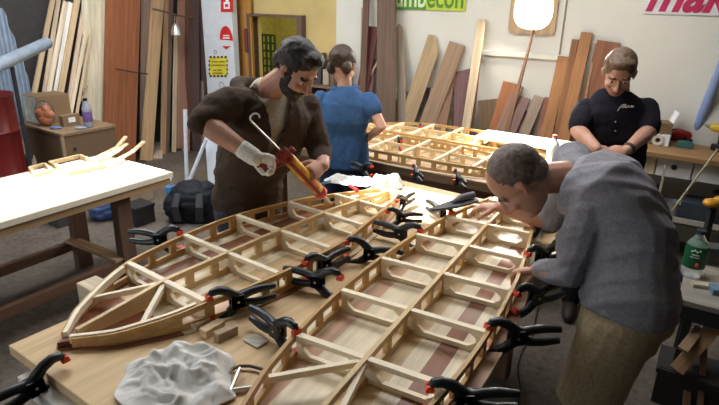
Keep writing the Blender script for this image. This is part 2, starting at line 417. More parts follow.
def board(M, L, hwt, ztop, ribs, label, cat, group, skin_cols, pitch, braces=(), overhang=.03, tail=.0, nose_len=.10, detail=True, solid=.34):
    o = empty('surfboard_frame', M, label, cat, group)
    prof = smooth_tab(hwt, 44)
    hw = lambda s: max(.004, interp(prof, s)); zt = lambda s: interp(ztop, s)
    # bottom skin
    ss = [L*i/44 for i in range(45)]; mb = MB(); rs = []
    for s in ss:
        h = hw(s)+overhang*min(1, s/.12+.25); rs.append((s, h))
    top = [[(s, -h+2*h*j/8, .007) for j in range(9)] for s, h in rs]
    ring = [[V(p) for p in row]+[V((p[0], p[1], .0)) for p in reversed(row)] for row in top]
    mb.rings(ring)
    mb.build('bottom_skin', stripes('strip_planked_skin', 'Y', skin_cols, pitch, .30, (nose_len*3.0, (.24, .085, .045))), o)
    # rails
    n0 = .035
    for sg in (1, -1):
        pts = []; q = n0
        sl = [n0+(L-.02-n0)*i/60 for i in range(61)]
        pts = [(s, sg*hw(s)) for s in sl]
        mb = slotted(MB(), pts, [.007]*61, [zt(s) for s in sl], .013, .021, .032, solid, .082)
        mb.build('rail', AMBER, o)
        # pale capping strip along the nose end of the rail
        sl2 = [n0+(solid+.03-n0)*i/14 for i in range(15)]
        mb = MB().strip([(s, sg*(hw(s)-.013)) for s in sl2], [zt(s)-.022 for s in sl2], [zt(s)+.004 for s in sl2], .014)
        mb.build('nose_strip', CREAMX, o)
    # stringer
    sl = [n0+.03+(L-.05-n0)*i/40 for i in range(41)]
    slotted(MB(), [(s, 0) for s in sl], [.007]*41, [zt(s)+.004 for s in sl], .016, .022, .034, .34, .085).build('stringer', AMBERP, o)
    # ribs
    for s in ribs:
        h = hw(s)-.008; z1 = zt(s); ch = .017; mb = MB()
        mb.box((s, 0, z1-ch/2+.002), (.022, 2*h, ch)); mb.box((s, 0, .007+ch/2), (.016, 2*h, ch))
        for sg in (1, -1):
            for y, wd in ((.018, .034), (h-.012, .026), (h*.5, .0)):
                if wd: mb.box((s, sg*y, (z1+.007)/2), (.014, wd, z1-.01))
            # rounded ends of the slots
            for y, d in ((.035, 1), (h-.025, -1)):
                y *= 1
                for zz, sz in ((.007+ch, 1), (z1-ch, -1)):
                    mb.add([(s-.007, sg*y, zz), (s-.007, sg*(y+d*.024), zz), (s-.007, sg*y, zz+sz*.018), (s+.007, sg*y, zz), (s+.007, sg*(y+d*.024), zz), (s+.007, sg*y, zz+sz*.018)], [(0, 1, 2), (3, 5, 4), (1, 4, 5, 2), (0, 3, 4, 1), (0, 2, 5, 3)])
        mb.build('rib', CREAM, o)
    for (a, b_) in braces:
        za, zb = zt(a[0])-.004, zt(b_[0])-.006
        MB().beam((a[0], a[1], za-.01), (b_[0], b_[1], zb-.01), .016, .02).build('brace', CREAMX, o)
    # nose and tail blocks
    pl_ = [(s, hw(s)-.004) for s in [nose_len*i/6 for i in range(7)]]
    MB().prism([(s, h) for s, h in pl_]+[(s, -h) for s, h in reversed(pl_)], .007, .026).build('nose_block', CEDAR, o, bevel=.003)
    tl = [L-.07+.07*i/4 for i in range(5)]
    MB().prism([(s, hw(s)-.006) for s in tl]+[(s, -hw(s)+.006) for s in reversed(tl)], .007, zt(L)).build('tail_block', CREAM, o, bevel=.003)
    return o
PALE, PINK, CED, TAN = (.78, .67, .48), (.62, .39, .26), (.25, .10, .05), (.64, .47, .27)
BZ0 = TZ
ax = V((.597, .802, 0))
b1 = board(frame(V((-.947, 1.505, BZ0)), ax), 1.92,
      [(0, .0), (.12, .115), (.3, .21), (.5, .262), (.74, .292), (1.05, .290), (1.38, .225), (1.6, .16), (1.8, .085), (1.92, .035)],
      [(0, .035), (.15, .05), (.4, .085), (.9, .092), (1.4, .085), (1.92, .05)],
      [.40, .70, 1.0, 1.3, 1.58], 'board frame with bare nose clamped at the corner of the plywood table', 'surfboard', 'timber board frames on the main table',
      [PALE, TAN, CED, PALE, PINK, TAN, PALE], .075,
      braces=(((.40, .0), (.19, .155)), ((.40, 0), (.2, -.15))))
ax2 = V((.473, .881, 0))
C0 = V((.012, 1.388, 0)) + V((.881, -.473, 0))*.02
NOSE2 = C0 - ax2*.72
b2 = board(frame(V((NOSE2.x, NOSE2.y, BZ0)), ax2), 2.42,
      [(0, .0), (.15, .10), (.35, .175), (.55, .225), (.8, .258), (1.07, .27), (1.4, .262), (1.7, .235), (2.0, .195), (2.2, .16), (2.42, .11)],
      [(0, .035), (.2, .06), (.5, .085), (1.1, .092), (1.9, .088), (2.42, .06)],
      [.72, 1.03, 1.34, 1.64, 1.93, 2.2], 'board frame overhanging the table edge where the bald man works', 'surfboard', 'timber board frames on the main table',
      [PINK, PALE, PALE, PINK, PALE, CED, PALE, TAN], .062,
      braces=(((.72, .0), (.52, .2)), ((.72, 0), (.40, -.06))), overhang=.045, nose_len=.15)
# the two further frames on the back table
for i, (p0, d0, L_, lab) in enumerate((
        (W(-.93, 3.68, BZ), -PU, 1.72, 'board frame at the near edge of the rear bench, behind the bald head'),
        (W(-.90, 4.27, BZ), -PU, 1.75, 'board frame along the far edge of the rear bench, beneath the leaning planks'))):
    board(frame(p0, d0), L_,
      [(0, .0), (.12, .11), (.3, .19), (.5, .235), (.8, .26), (1.1, .255), (1.4, .20), (1.6, .13), (L_, .05)],
      [(0, .04), (.3, .075), (.8, .09), (1.3, .085), (L_, .05)], [.35, .62, .89, 1.16, 1.43], lab, 'surfboard', 'timber board frames on the rear bench',
      [PALE, TAN, PINK, PALE], .07, nose_len=.04, solid=.2)

# ---------------------------------------------------------------- spring clamps
def clamp_proto():
    o = empty('spring_clamp', V((0, 0, 0)), 'x', 'clamp', 'black spring clamps with orange tips')
    for sg in (1, -1):
        mb = MB()
        pts = [(.0, 0, .040), (.012, 0, .052), (.035, 0, .056), (.062, 0, .047), (.085, 0, .028), (.105, 0, .013), (.125, 0, .015), (.15, 0, .022), (.19, 0, .025), (.245, 0, .021)]
        rad = [.008, .0135, .0155, .0165, .018, .019, .0165, .015, .0145, .011]
        mb.tube([(x, 0, z*sg) for x, _, z in pts], rad, 10, flat=1.0, up=(0, 0, 1))
        mb.box((.098, .013*sg, 0), (.045, .012, .050)).box((.098, -.013*sg, 0), (.045, .012, .048))
        h = mb.build('jaw', BLACKP, o, smooth='auto')
        MB().box((.003, 0, .033*sg), (.024, .027, .012)).tube([(.002, -.015, .040*sg), (.002, .015, .040*sg)], .0095, 8).build('tip_pad', ORANGE, h, bevel=.002)
    MB().tube([(.1, -.02, 0), (.1, .02, 0)], .0045, 10).build('pivot_pin', STEEL, o)
    sp = [(.1+.012*math.cos(a*.9), -.008+.016*a/18, .012*math.sin(a*.9)) for a in range(19)]
    MB().tube(sp, .0018, 5).build('spring', STEEL, o)
    return o
CL0 = clamp_proto(); CLN = [0]
def clamp(tip, to, z=TZ+.056, label='', tilt=0., scale=1., group='black spring clamps with orange tips'):
    p = at_z(tip[0], tip[1], z+.055); q = at_z(to[0], to[1], z); d = q-p; d.z = 0
    return clamp_w(V((p.x, p.y, z)), d, label, tilt, scale)
def clamp_w(p, d, label, tilt=0., scale=1., roll=0.):
    o = CL0 if CLN[0] == 0 else copy_tree(CL0); CLN[0] += 1
    d = V(d).normalized(); d = (d + V((0, 0, -tilt))).normalized()
    M = frame(p, d) @ Matrix.Rotation(roll, 4, 'X'); M = M @ Matrix.Scale(scale, 4); o.matrix_world = M
    o['label'] = label; return o
clamp((66, 352), (12, 392), TZ-.005, 'spring clamp gripping the board nose at the table corner', .12)
clamp((180, 229), (132, 236), TZ+.056, 'spring clamp on the board rim beside the black bag, handles towards the sunlit table')
clamp((208, 293), (285, 288), TZ+.056, 'spring clamp lying lowest along the rim of the bare-nosed board')
clamp((297, 327), (228, 298), TZ+.056, 'spring clamp over the rag and offcuts, holding the overhanging board')
clamp((305, 259), (352, 252), TZ+.056, 'middle one of the spring clamps in the gap, on the bare-nosed board')
clamp((341, 273), (297, 276), TZ+.056, 'spring clamp in the gap between both boards with handles towards the bare-nosed one')
clamp((346, 238), (376, 251), TZ+.056, 'spring clamp in the gap with handles slanting down beneath its neighbour', .1)
clamp((421, 227), (366, 224), TZ+.056, 'largest looking spring clamp bridging the gap between the two boards')
clamp((386, 207), (402, 216), TZ+.055, 'small looking spring clamp near the narrow end of the bare-nosed board', .1, .8)
clamp((397, 196), (416, 195), TZ+.05, 'spring clamp with spread handles at the tail of the bare-nosed board', 0, .8)
clamp((452, 209), (425, 203), TZ+.056, 'spring clamp just beyond the hand of the bald man', 0, .95)
clamp((532, 219), (560, 212), TZ+.056, "spring clamp on the board rim under the bald man's chest", 0, .9)
clamp((528, 250), (562, 250), TZ+.056, "spring clamp on the rim beside the bald man's sleeve")
clamp((517, 289), (560, 290), TZ+.056, "spring clamp on the rim below the bald man's elbow")
clamp((488, 322), (552, 335), TZ+.056, 'spring clamp sticking out over the dark floor beside the khaki shorts')
clamp((429, 382), (500, 400), TZ+.056, 'spring clamp at the bottom edge of the view on the overhanging board')
BG = 'black spring clamps on the rear bench'
for (tp, to, lab) in (((372, 163), (362, 168), 'spring clamp on the rear bench beside the blue-shirted woman'), ((413, 163), (416, 174), 'spring clamp at the middle of the near rim on the rear bench'),
                    ((455, 168), (459, 180), 'spring clamp on the rear bench rim next to the bald head'), ((402, 138), (392, 131), 'spring clamp on the rear bench by her forearm'), ((421, 124), (419, 115), 'spring clamp at the far rim of the rear bench')):
    c = clamp(tp, to, BZ+.06, lab, 0, .8); c['group'] = BG
# ---------------------------------------------------------------- people
def remesh(mb, name, mats, parent, voxel=.007, it=3, disp=None, cut=None, matf=None, local=False):
    me = mb.mesh(name); ob = bpy.data.objects.new('tmp', me); COL.objects.link(ob)
    r = ob.modifiers.new('r', 'REMESH'); r.mode = 'VOXEL'; r.voxel_size = voxel; r.use_smooth_shade = True
    s_ = ob.modifiers.new('s', 'SMOOTH'); s_.iterations = it; s_.factor = .5
    dg = bpy.context.evaluated_depsgraph_get(); new = bpy.data.meshes.new_from_object(ob.evaluated_get(dg))
    bpy.data.objects.remove(ob); bpy.data.meshes.remove(me); new.name = name
    if disp:
        nrm = [V(v.normal) for v in new.vertices]
        for v, n_ in zip(new.vertices, nrm): v.co = v.co + n_*disp(v.co, n_)
    if cut:
        bm = bmesh.new(); bm.from_mesh(new)
        bmesh.ops.delete(bm, geom=[f for f in bm.faces if cut(f.calc_center_median())], context='FACES'); bm.to_mesh(new); bm.free()
    new.materials.clear()
    for m in (mats if isinstance(mats, (list, tuple)) else [mats]): new.materials.append(m)
    if matf:
        for p in new.polygons: p.material_index = matf(p.center)
    new.polygons.foreach_set('use_smooth', [True]*len(new.polygons))
    o = bpy.data.objects.new(name, new); COL.objects.link(o)
    if parent:
        o.parent = parent
        if not local: o.matrix_parent_inverse = parent.matrix_world.inverted()
    return o
def wb(mb, name, mats, parent, smooth=False):
    o = mb.build(name, mats, parent, smooth=smooth); o.matrix_parent_inverse = parent.matrix_world.inverted(); return o
def limb(mb, pts, rad, n=12, flat=1., up=(0, 0, 1)):
    pts = [V(p) for p in pts]; P = []; Rr = []
    d0 = (pts[1]-pts[0]).normalized(); d1 = (pts[-1]-pts[-2]).normalized()
    P += [pts[0]-d0*rad[0]*.85, pts[0]-d0*rad[0]*.55]; Rr += [rad[0]*.45, rad[0]*.8]
    for i, p in enumerate(pts):
        if i:
            a, ra = pts[i-1], rad[i-1]
            P.append(a.lerp(p, .5)); Rr.append((ra+rad[i])/2*1.0)
        P.append(p); Rr.append(rad[i])
    P += [pts[-1]+d1*rad[-1]*.55, pts[-1]+d1*rad[-1]*.85]; Rr += [rad[-1]*.8, rad[-1]*.45]
    return mb.tube(P, Rr, n, flat=flat, up=up)
def torso(mb, secs, n=22, grow=0.):
    """secs: (centre, right, half width, half depth)"""
    k = len(secs); rs = []
    C = [V(s[0]) for s in secs]
    for i, (c, rt, a, b) in enumerate(secs):
        d = (C[min(i+1, k-1)]-C[max(i-1, 0)]).normalized(); rt = V(rt); rt = (rt-d*rt.dot(d)).normalized(); fw = d.cross(rt)
        r = []
        for j in range(n):
            t_ = 2*PI*j/n; c_, s2 = math.cos(t_), math.sin(t_); p = 2.5; kk = (abs(c_)**p+abs(s2)**p)**(-1/p)
            r.append(C[i]+rt*(a+grow)*c_*kk+fw*(b+grow)*s2*kk)
        rs.append(r)
    return mb.rings(rs)
def head_frame(c, face, up=(0, 0, 1), scale=1.):
    y = V(face).normalized(); z = V(up); x = y.cross(z).normalized(); z = x.cross(y)
    M = Matrix((x, y, z)).transposed().to_4x4() @ Matrix.Scale(scale, 4); M.translation = V(c); return M
def head(mb, M, beardless=True):
    mb.ell((0, -.012, .03), (.076, .096, .088), M, 20, 14)
    mb.ell((0, .022, -.038), (.063, .070, .078), M, 20, 12)
    mb.ell((0, .045, -.085), (.044, .044, .036), M, 14, 9)
    mb.ell((0, .066, -.100), (.022, .020, .018), M)
    def T(pts, rad, fl=1.): mb.tube([M @ V(p) for p in pts], [r for r in rad], 9, flat=fl)
    T([(0, .086, .012), (0, .098, -.012), (0, .110, -.036), (0, .100, -.046)], [.009, .010, .0145, .010])
    for s_ in (1, -1):
        mb.ell((s_*.011, .096, -.040), (.010, .010, .008), M, 10, 7)
        T([(s_*.012, .080, .016), (s_*.034, .082, .020), (s_*.054, .066, .012)], [.007, .009, .007])
        mb.ell((s_*.032, .070, -.002), (.014, .013, .010), M, 10, 8)
        mb.ell((s_*.040, .064, -.030), (.022, .020, .018), M, 10, 8)
        # ear
        T([(s_*.074, .006, -.03), (s_*.082, -.008, -.010), (s_*.085, -.014, .012), (s_*.080, -.002, .018), (s_*.077, .004, .0)], [.007, .009, .009, .007, .006])
        T([(s_*.02, .083, -.066), (0, .090, -.065)], [.004, .0065]); T([(s_*.018, .080, -.076), (0, .087, -.076)], [.004, .0075])
def hand(mb, wrist, f, nrm, side, curl=(.5, .6, .4), fat=1., thumb=.5, spread=0.):
    f = V(f).normalized(); nrm = V(nrm); nrm = (nrm-f*nrm.dot(f)).normalized(); t_ = f.cross(nrm)*side; w_ = V(wrist)
    K = fat
    mb.tube([w_-f*.02, w_, w_+f*.03+t_*.004, w_+f*.065, w_+f*.09, w_+f*.098], [.022*K, .028*K, .038*K, .042*K, .040*K, .03*K], 12, flat=.42, up=t_)
    ax_ = t_*side      # curling turns f towards nrm
    for i, (off, L, r) in enumerate(((.031, .072, .0092), (.0105, .080, .0095), (-.0105, .074, .009), (-.031, .057, .008))):
        p = w_+f*(.088-.004*abs(i-1))+t_*off; a = 0.; P = [w_+f*.055+t_*off*.9, p]; q = p
        for sgm, cu in zip((.45, .32, .25), curl):
            a += cu*(1+.08*i); dd = f*math.cos(a)+nrm*math.sin(a)+t_*spread*off; q = q+dd*L*sgm*1.05; P.append(q)
        mb.tube(P+[P[-1]+(P[-1]-P[-2]).normalized()*r*.7], [r*K*1.05, r*K*1.1, r*K, r*K*.95, r*K*.8, r*K*.4], 8)
    p0 = w_+f*.02+t_*.022; d1 = (t_*.75+f*.65+nrm*(.25+.4*thumb)).normalized(); d2 = (f*.8+t_*(.35-.5*thumb)+nrm*(.2+.6*thumb)).normalized()
    mb.tube([p0, p0+d1*.038, p0+d1*.045+d2*.026, p0+d1*.045+d2*.052, p0+d1*.045+d2*.060], [.0145*K, .0125*K, .0110*K, .0098*K, .005*K], 9)
def foot(mb, ankle, d, r=1.):
    a = V(ankle); d = V(d).normalized(); 
    mb.tube([V((a.x, a.y, .05))-d*.075, V((a.x, a.y, .05))-d*.05, V((a.x, a.y, .052))+d*.04, V((a.x, a.y, .042))+d*.13, V((a.x, a.y, .034))+d*.185, V((a.x, a.y, .03))+d*.205], [.02*r, .043*r, .048*r, .046*r, .036*r, .018*r], 12, flat=1., up=(0, 0, 1))
def folds(amp, sc, direction=(0, 0, 1), st=3.5, seed=0.):
    d = V(direction).normalized(); off = V((seed, seed*1.7, seed*.6))
    def f(p, n_):
        q = p + d*(p.dot(d))*(st-1) + off       # folds run across this direction
        return amp*(noise.noise(q*sc) + .5*noise.noise(q*sc*2.3+V((5, 1, 2))))
    return f
def skin(name, c):
    m, nt, b = base(name, .5, .35); b.inputs['Subsurface Weight'].default_value = .12; b.inputs['Subsurface Radius'].default_value = (.012, .005, .003); b.inputs['Subsurface Scale'].default_value = .6
    tc = nd(nt, 'ShaderNodeTexCoord'); nz = nd(nt, 'ShaderNodeTexNoise'); nz.inputs['Scale'].default_value = 14; nt.links.new(tc.outputs['Object'], nz.inputs['Vector'])
    cr = nd(nt, 'ShaderNodeValToRGB'); e = cr.color_ramp.elements; e[0].position = .35; e[1].position = .65
    e[0].color = rgb([c[0]*.92, c[1]*.8, c[2]*.78]); e[1].color = rgb(c); nt.links.new(nz.outputs['Fac'], cr.inputs[0]); nt.links.new(cr.outputs[0], b.inputs['Base Color']); return m
SKIN = skin('skin', (.56, .32, .22)); LIP = plain('lips', (.42, .17, .14), .5); 
def hairmat(name, c): 
    m = plain(name, c, .55, .35, var=.45, scale=55, bump=.6); return m
HAIRD = hairmat('dark_hair', (.035, .026, .02)); HAIRB = hairmat('brown_hair', (.045, .024, .014)); HAIRG = hairmat('shaved_hair', (.17, .125, .10)); HAIRS = hairmat('sandy_hair', (.14, .085, .05))
EYEW = plain('eye_white', (.75, .72, .68), .3); IRIS = plain('eye_dark', (.03, .02, .015), .3); BROW = HAIRD
def face_mat(M):
    Mi = M.inverted()
    def f(c):
        p = Mi @ c
        if p.length > .2: return 0
        if p.y > .066 and abs(p.x) < .024 and -.083 < p.z < -.061: return 1
        if p.y > .06 and .014 < abs(p.x) < .054 and .0125 < p.z-.05*max(0, .034-abs(p.x))*0 < .025: return 2
        if p.y > .066 and .022 < abs(p.x) < .043 and -.0085 < p.z < .003: return 4 if abs(abs(p.x)-.032) < .0055 else 3
        return 0
    return f
def hair(parts, M, mat, parent, name='hair', voxel=.006, amp=.004, sc=60, mask=None):
    mb = MB()
    for c, r in parts: mb.ell(c, r, M, 20, 14)
    Mi = M.inverted()
    return remesh(mb, name, mat, parent, voxel, 2, disp=lambda p, n_: amp*noise.noise((Mi @ p)*sc), cut=mask and (lambda c: mask(Mi @ c)))

DOWN = V((0, 0, -1))
# ---- the man with the sealant gun (faces the table, bends over the far board)
FWD = V((.80, -.60, 0)).normalized(); RT = FWD.cross(V((0, 0, 1)))         # his right hand side
pel = V((-.60, 2.83, .98))
gm = empty('person', V((pel.x, pel.y, 0)), 'bearded person in a dark brown jacket leaning over the bare-nosed board holding a sealant gun', 'person')
neck = V((-.475, 2.62, 1.565)); hc = at(297, 69, 2.47)
HM = head_frame(hc, V((.66, -.40, -.66)), V((.40, -.30, .86)))
shR = at(230, 100, 2.46); shL = at(306, 104, 2.78)
elR = at(202, 121, 2.34); wrR = at(251, 155, 2.30)
elL = at(320, 152, 2.72); wrL = at(323, 166, 2.58)
chest = (shR+shL)/2*.75+neck*.25 + V((0, 0, -.10)); rt2 = (shR-shL).normalized()
secs = [(pel+V((0, 0, -.10)), RT, .165, .125), (pel, RT, .175, .13), (pel+V((.03, -.05, .17)), RT, .165, .125), (pel*.35+chest*.65+V((0, 0, .0)), rt2, .185, .135), (chest+V((0, 0, .03)), rt2, .195, .13), (chest+V((-.0, 0, .11)), rt2, .165, .10), (neck+V((0, 0, -.02)), rt2, .075, .07)]
mb = MB(); head(mb, HM); torso(mb, secs, grow=-.025)
limb(mb, [neck-V((0, 0, .06)), neck.lerp(hc, .35), hc+(neck-hc)*.25], [.068, .06, .058])
for s_, e_, w_ in ((shR, elR, wrR), (shL, elL, wrL)):
    limb(mb, [s_, e_], [.052, .042]); limb(mb, [e_, e_.lerp(w_, .3), w_], [.046, .049, .031])
gdir = (at(322, 193, 2.60)-at(287, 157, 2.42)).normalized()
hand(mb, wrR, (at(272, 160, 2.34)-wrR), V((.5, -.1, -.8)), 1, (.7, .9, .6), thumb=.8)
hand(mb, wrL, at(303, 177, 2.45)-wrL, V((-.1, .9, -.35)), -1, (.45, .75, .6), thumb=.4)
for s_ in (1, -1):
    hp = pel + RT*.09*s_ + V((0, 0, -.06)); kn = hp + V((.02, -.02, -.43)); an = V((kn.x-.04, kn.y+.02, .09))
    limb(mb, [hp, kn, an], [.08, .055, .04])
remesh(mb, 'body', [SKIN, LIP, BROW, EYEW, IRIS], gm, .0055, 3, matf=face_mat(HM))
hair([((0, -.022, .045), (.084, .098, .086)), ((0, .035, .092), (.062, .05, .034)), ((0, -.075, -.01), (.066, .045, .055)), ((.066, -.004, .02), (.016, .03, .045)), ((-.066, -.004, .02), (.016, .03, .045))], HM, HAIRD, gm, amp=.004, sc=38)
hair([((0, .03, -.075), (.066, .066, .05)), ((0, .062, -.098), (.034, .03, .027)), ((.058, .012, -.04), (.014, .026, .05)), ((-.058, .012, -.04), (.014, .026, .05)), ((0, .088, -.056), (.022, .011, .006))], HM, HAIRD, gm, 'beard', amp=.003)
JK = cloth('brown_jacket', (.062, .044, .030), 70, .9, .5, 7)
TEE = cloth('cream_tee', (.52, .47, .36), 70, .9, .4, 8)
mb = MB(); torso(mb, [(c, r, a*.97, b*.95) for c, r, a, b in secs[1:]]); limb(mb, [neck-V((0, 0, .03)), neck+V((.02, -.01, .025))], [.075, .066])
remesh(mb, 'tee_shirt', TEE, gm, .008, 2)
fwc = V((-rt2.y, rt2.x, 0)); fwc = fwc if fwc.dot(FWD) > 0 else -fwc
mb = MB(); torso(mb, [(c, r, a+.018, b+.02) for c, r, a, b in secs[:-1]]+[(secs[-1][0], rt2, .10, .09)])
limb(mb, [shR-V((0, 0, .01)), shR.lerp(elR, .55), elR+(elR-shR)*.03], [.076, .070, .058])
limb(mb, [shL-V((0, 0, .01)), elL, elL.lerp(wrL, .55)], [.075, .062, .048])
limb(mb, [neck-V((0, 0, .055)), shR-V((0, 0, .005))], [.075, .07]); limb(mb, [neck-V((0, 0, .055)), shL-V((0, 0, .005))], [.075, .07])
# bunched collar and hood lying round the neck
hb = neck - fwc*.07 + V((0, 0, -.0))
ring = [neck + rt2*.105*math.cos(a) + fwc*(.085*math.sin(a)-.015) + V((0, 0, .012-.035*math.sin(a))) for a in [PI*.86+ (PI*1.28)*i/12 for i in range(13)]]
mb.tube(ring, [.022]+[.034]*11+[.022], 10); mb.ell(hb+V((0, 0, -.05)), (.10, .07, .08))
def vcut(c):
    q = c-neck; x = q.dot(rt2); y = q.dot(fwc)
    return y > .02 and q.z < .05 and q.z > -.26 and abs(x) < .075*(1+q.z/.28)
remesh(mb, 'jacket', JK, gm, .008, 2, disp=folds(.011, 7., (0, 0, 1), 2.2, 3.), cut=vcut)
mb = MB(); 
for s_ in (1, -1):
    hp = pel + RT*.09*s_ + V((0, 0, -.04)); kn = hp + V((.02, -.02, -.43)); an = V((kn.x-.04, kn.y+.02, .10))
    limb(mb, [hp, kn, an], [.108, .08, .07])
mb.ell(pel+V((0, 0, -.03)), (.16, .14, .10))
remesh(mb, 'trousers', cloth('grey_trousers', (.05, .055, .065)), gm, .009, 2, disp=folds(.008, 8))
mb = MB()
for s_ in (1, -1):
    hp = pel + RT*.09*s_; foot(mb, (hp.x-.02, hp.y, .09), FWD)
    mb.tube([(hp.x-.02, hp.y, .03), (hp.x-.02, hp.y, .13)], [.05, .05], 10)
remesh(mb, 'boots', plain('dark_leather', (.03, .022, .018), .6), gm, .01, 2)
mb = MB(); hand(mb, wrR, (at(272, 160, 2.34)-wrR), V((.5, -.1, -.8)), 1, (.75, .95, .6), 1.2, thumb=.8)
d = (wrR-elR).normalized(); limb(mb, [wrR-d*.045, wrR+d*.02], [.040, .038])
remesh(mb, 'glove', cloth('white_glove', (.78, .76, .68), 120, .9, .3, 25), gm, .005, 2)

# sealant gun
gt = at(325, 197, 2.62); gb = at(286, 156, 2.40); gd = (gt-gb).normalized(); GL = (gt-gb).length
GM = frame(gb, gd, V((.3, -.2, .9)))
gg = empty('sealant_gun', GM, 'orange and red sealant gun with a long hooked rod, held over the board', 'sealant gun')
mb = MB(); 
mb.lathe([(.026, .0), (.028, .01), (.028, .03), (.026, .035)], 18, M=Matrix.Rotation(PI/2, 4, 'Y') @ Matrix.Identity(4))
mb.box((-.01, 0, 0), (.05, .04, .05)); mb.box((-.005, 0, .035), (.03, .016, .03))
mb.beam((0, 0, -.02), (-.055, 0, -.13), .02, .03); mb.beam((.03, 0, -.02), (-.01, 0, -.12), .014, .014)
mb.box((GL*.42, .032, -.005), (GL*.8, .005, .012)).box((GL*.42, -.032, -.005), (GL*.8, .005, .018))
mb.build('gun_frame', plain('dark_red_paint', (.25, .015, .012), .35, .5, var=.1), gg, bevel=.003)
mb = MB().lathe([(.004, .02), (.0275, .022), (.029, .03), (.029, GL*.82), (.024, GL*.85), (.01, GL*.86)], 20, M=Matrix.Rotation(PI/2, 4, 'Y'))
mb.build('cartridge', stripes('printed_cartridge', 'X', [(.80, .26, .02), (.85, .50, .05), (.82, .36, .03), (.85, .50, .05), (.75, .15, .02)], .045, .35), gg, smooth='auto')
MB().lathe([(.030, GL*.80), (.032, GL*.82), (.032, GL*.9), (.026, GL*.92), (.012, GL*.925)], 18, M=Matrix.Rotation(PI/2, 4, 'Y')).build('front_cap', plain('red_paint', (.6, .03, .02), .35, .5), gg, smooth='auto')
MB().lathe([(.011, GL*.92), (.009, GL*.95), (.0035, GL+.07), (.001, GL+.072)], 12, M=Matrix.Rotation(PI/2, 4, 'Y')).build('nozzle', plain('clear_nozzle', (.75, .72, .62), .4), gg, smooth='auto')
re_ = GM.inverted() @ at(249, 119, 2.24)
hk = [V((-.0, 0, 0)), re_*.95]; u_ = re_.normalized(); sd_ = V((0, 0, 1)); sd_ = (sd_-u_*sd_.dot(u_)).normalized()
hk += [re_*.95 + u_*.02*math.sin(a) + sd_*.02*(1-math.cos(a)) for a in [PI*1.25*i/8 for i in range(1, 9)]]
MB().tube(hk, .004, 8).build('hooked_rod', STEEL, gg, smooth='auto')

# ---- the woman seen from behind
wf_ = (EV*.95+PU*.15).normalized(); wr_ = wf_.cross(V((0, 0, 1)))
wpel = V((-.12, 3.86, .93))
wm = empty('person', V((wpel.x, wpel.y, 0)), 'person with brown pinned-up hair and short-sleeved blue shirt, seen from behind at the rear bench', 'person')
whc = at(343, 66, 3.90); wneck = at(345, 86, 3.86)
WM = head_frame(whc, V((.35, .75, -.42)), V((.1, .35, .93)), 1.04)
wsR = at(368, 100, 3.82); wsL = at(322, 99, 3.88); weR = at(382, 127, 3.72); wwR = at(370, 136, 3.86)
weL = at(311, 128, 3.86); wwL = weL + V((.13, .22, .0))
wrt = (wsR-wsL).normalized(); wch = (wsR+wsL)/2
secs = [(wpel+V((0, 0, -.10)), wrt, .17, .12), (wpel+V((0, 0, .02)), wrt, .165, .115), (wpel+V((0, 0, .20)), wrt, .135, .095), (wch+V((0, 0, -.14)), wrt, .16, .105), (wch+V((0, 0, -.02)), wrt, .155, .09), (wch+V((0, 0, .05)), wrt, .09, .06), (wneck, wrt, .05, .05)]
mb = MB(); head(mb, WM); torso(mb, secs, grow=-.015); limb(mb, [wch, wneck.lerp(whc, .3), whc+V((0, 0, -.04))], [.055, .05, .05])
for s_, e_, w_ in ((wsR, weR, wwR), (wsL, weL, wwL)):
    limb(mb, [s_, e_, w_], [.046, .036, .025]); 
hand(mb, wwR, V((-.3, .8, -.25)), V((-.6, 0, -.6)), 1, (.4, .5, .4)); hand(mb, wwL, V((.3, .9, -.2)), V((.6, 0, -.7)), -1, (.4, .5, .4))
for s_ in (1, -1):
    hp = wpel+wrt*.085*s_; limb(mb, [hp, hp+V((0, 0, -.42)), V((hp.x, hp.y, .09))], [.08, .052, .038])
remesh(mb, 'body', [SKIN, LIP, BROW, EYEW, IRIS], wm, .006, 3, matf=face_mat(WM))
hair([((0, -.022, .04), (.090, .100, .090)), ((0, -.085, .02), (.064, .045, .055)), ((.055, -.05, -.03), (.032, .045, .045)), ((-.055, -.05, -.03), (.032, .045, .045)), ((-.01, -.105, .03), (.05, .035, .045))], WM, HAIRB, wm, amp=.006, sc=22)
BLUE = cloth('blue_shirt', (.040, .092, .20), 80, .85, .5, 7)
mb = MB(); torso(mb, [(wpel+V((0, 0, -.055)), wrt, .184, .132)]+[(c, r, a+.017, b+.017) for c, r, a, b in secs[1:-1]]+[(wneck+V((0, 0, -.02)), wrt, .075, .07)])
limb(mb, [wsR, wsR.lerp(weR, .38)], [.064, .062]); limb(mb, [wsL, wsL.lerp(weL, .38)], [.064, .062]); limb(mb, [wneck-V((0, 0, .06)), wsR-V((0, 0, .012))], [.055, .05]); limb(mb, [wneck-V((0, 0, .06)), wsL-V((0, 0, .012))], [.055, .05])
ring = [wneck + wrt*.072*math.cos(a)+wf_*.066*math.sin(a)+V((0, 0, -.012)) for a in [2*PI*i/16 for i in range(17)]]
mb.tube(ring, .018, 8)
remesh(mb, 'shirt', BLUE, wm, .008, 2, disp=folds(.008, 6., (1, 0, 0), 2.2, 1.))
NAVY = cloth('navy_jeans', (.018, .026, .055))
mb = MB(); mb.ell(wpel+V((0, 0, -.05)), (.175, .13, .10))
for s_ in (1, -1):
    hp = wpel+wrt*.085*s_; limb(mb, [hp, hp+V((0, 0, -.42)), V((hp.x, hp.y, .09))], [.10, .072, .062])
remesh(mb, 'jeans', NAVY, wm, .009, 2)
mb = MB()
for s_ in (1, -1):
    hp = wpel+wrt*.085*s_; foot(mb, (hp.x, hp.y, .09), wf_, .9); mb.tube([(hp.x, hp.y, .03), (hp.x, hp.y, .12)], [.045, .045], 10)
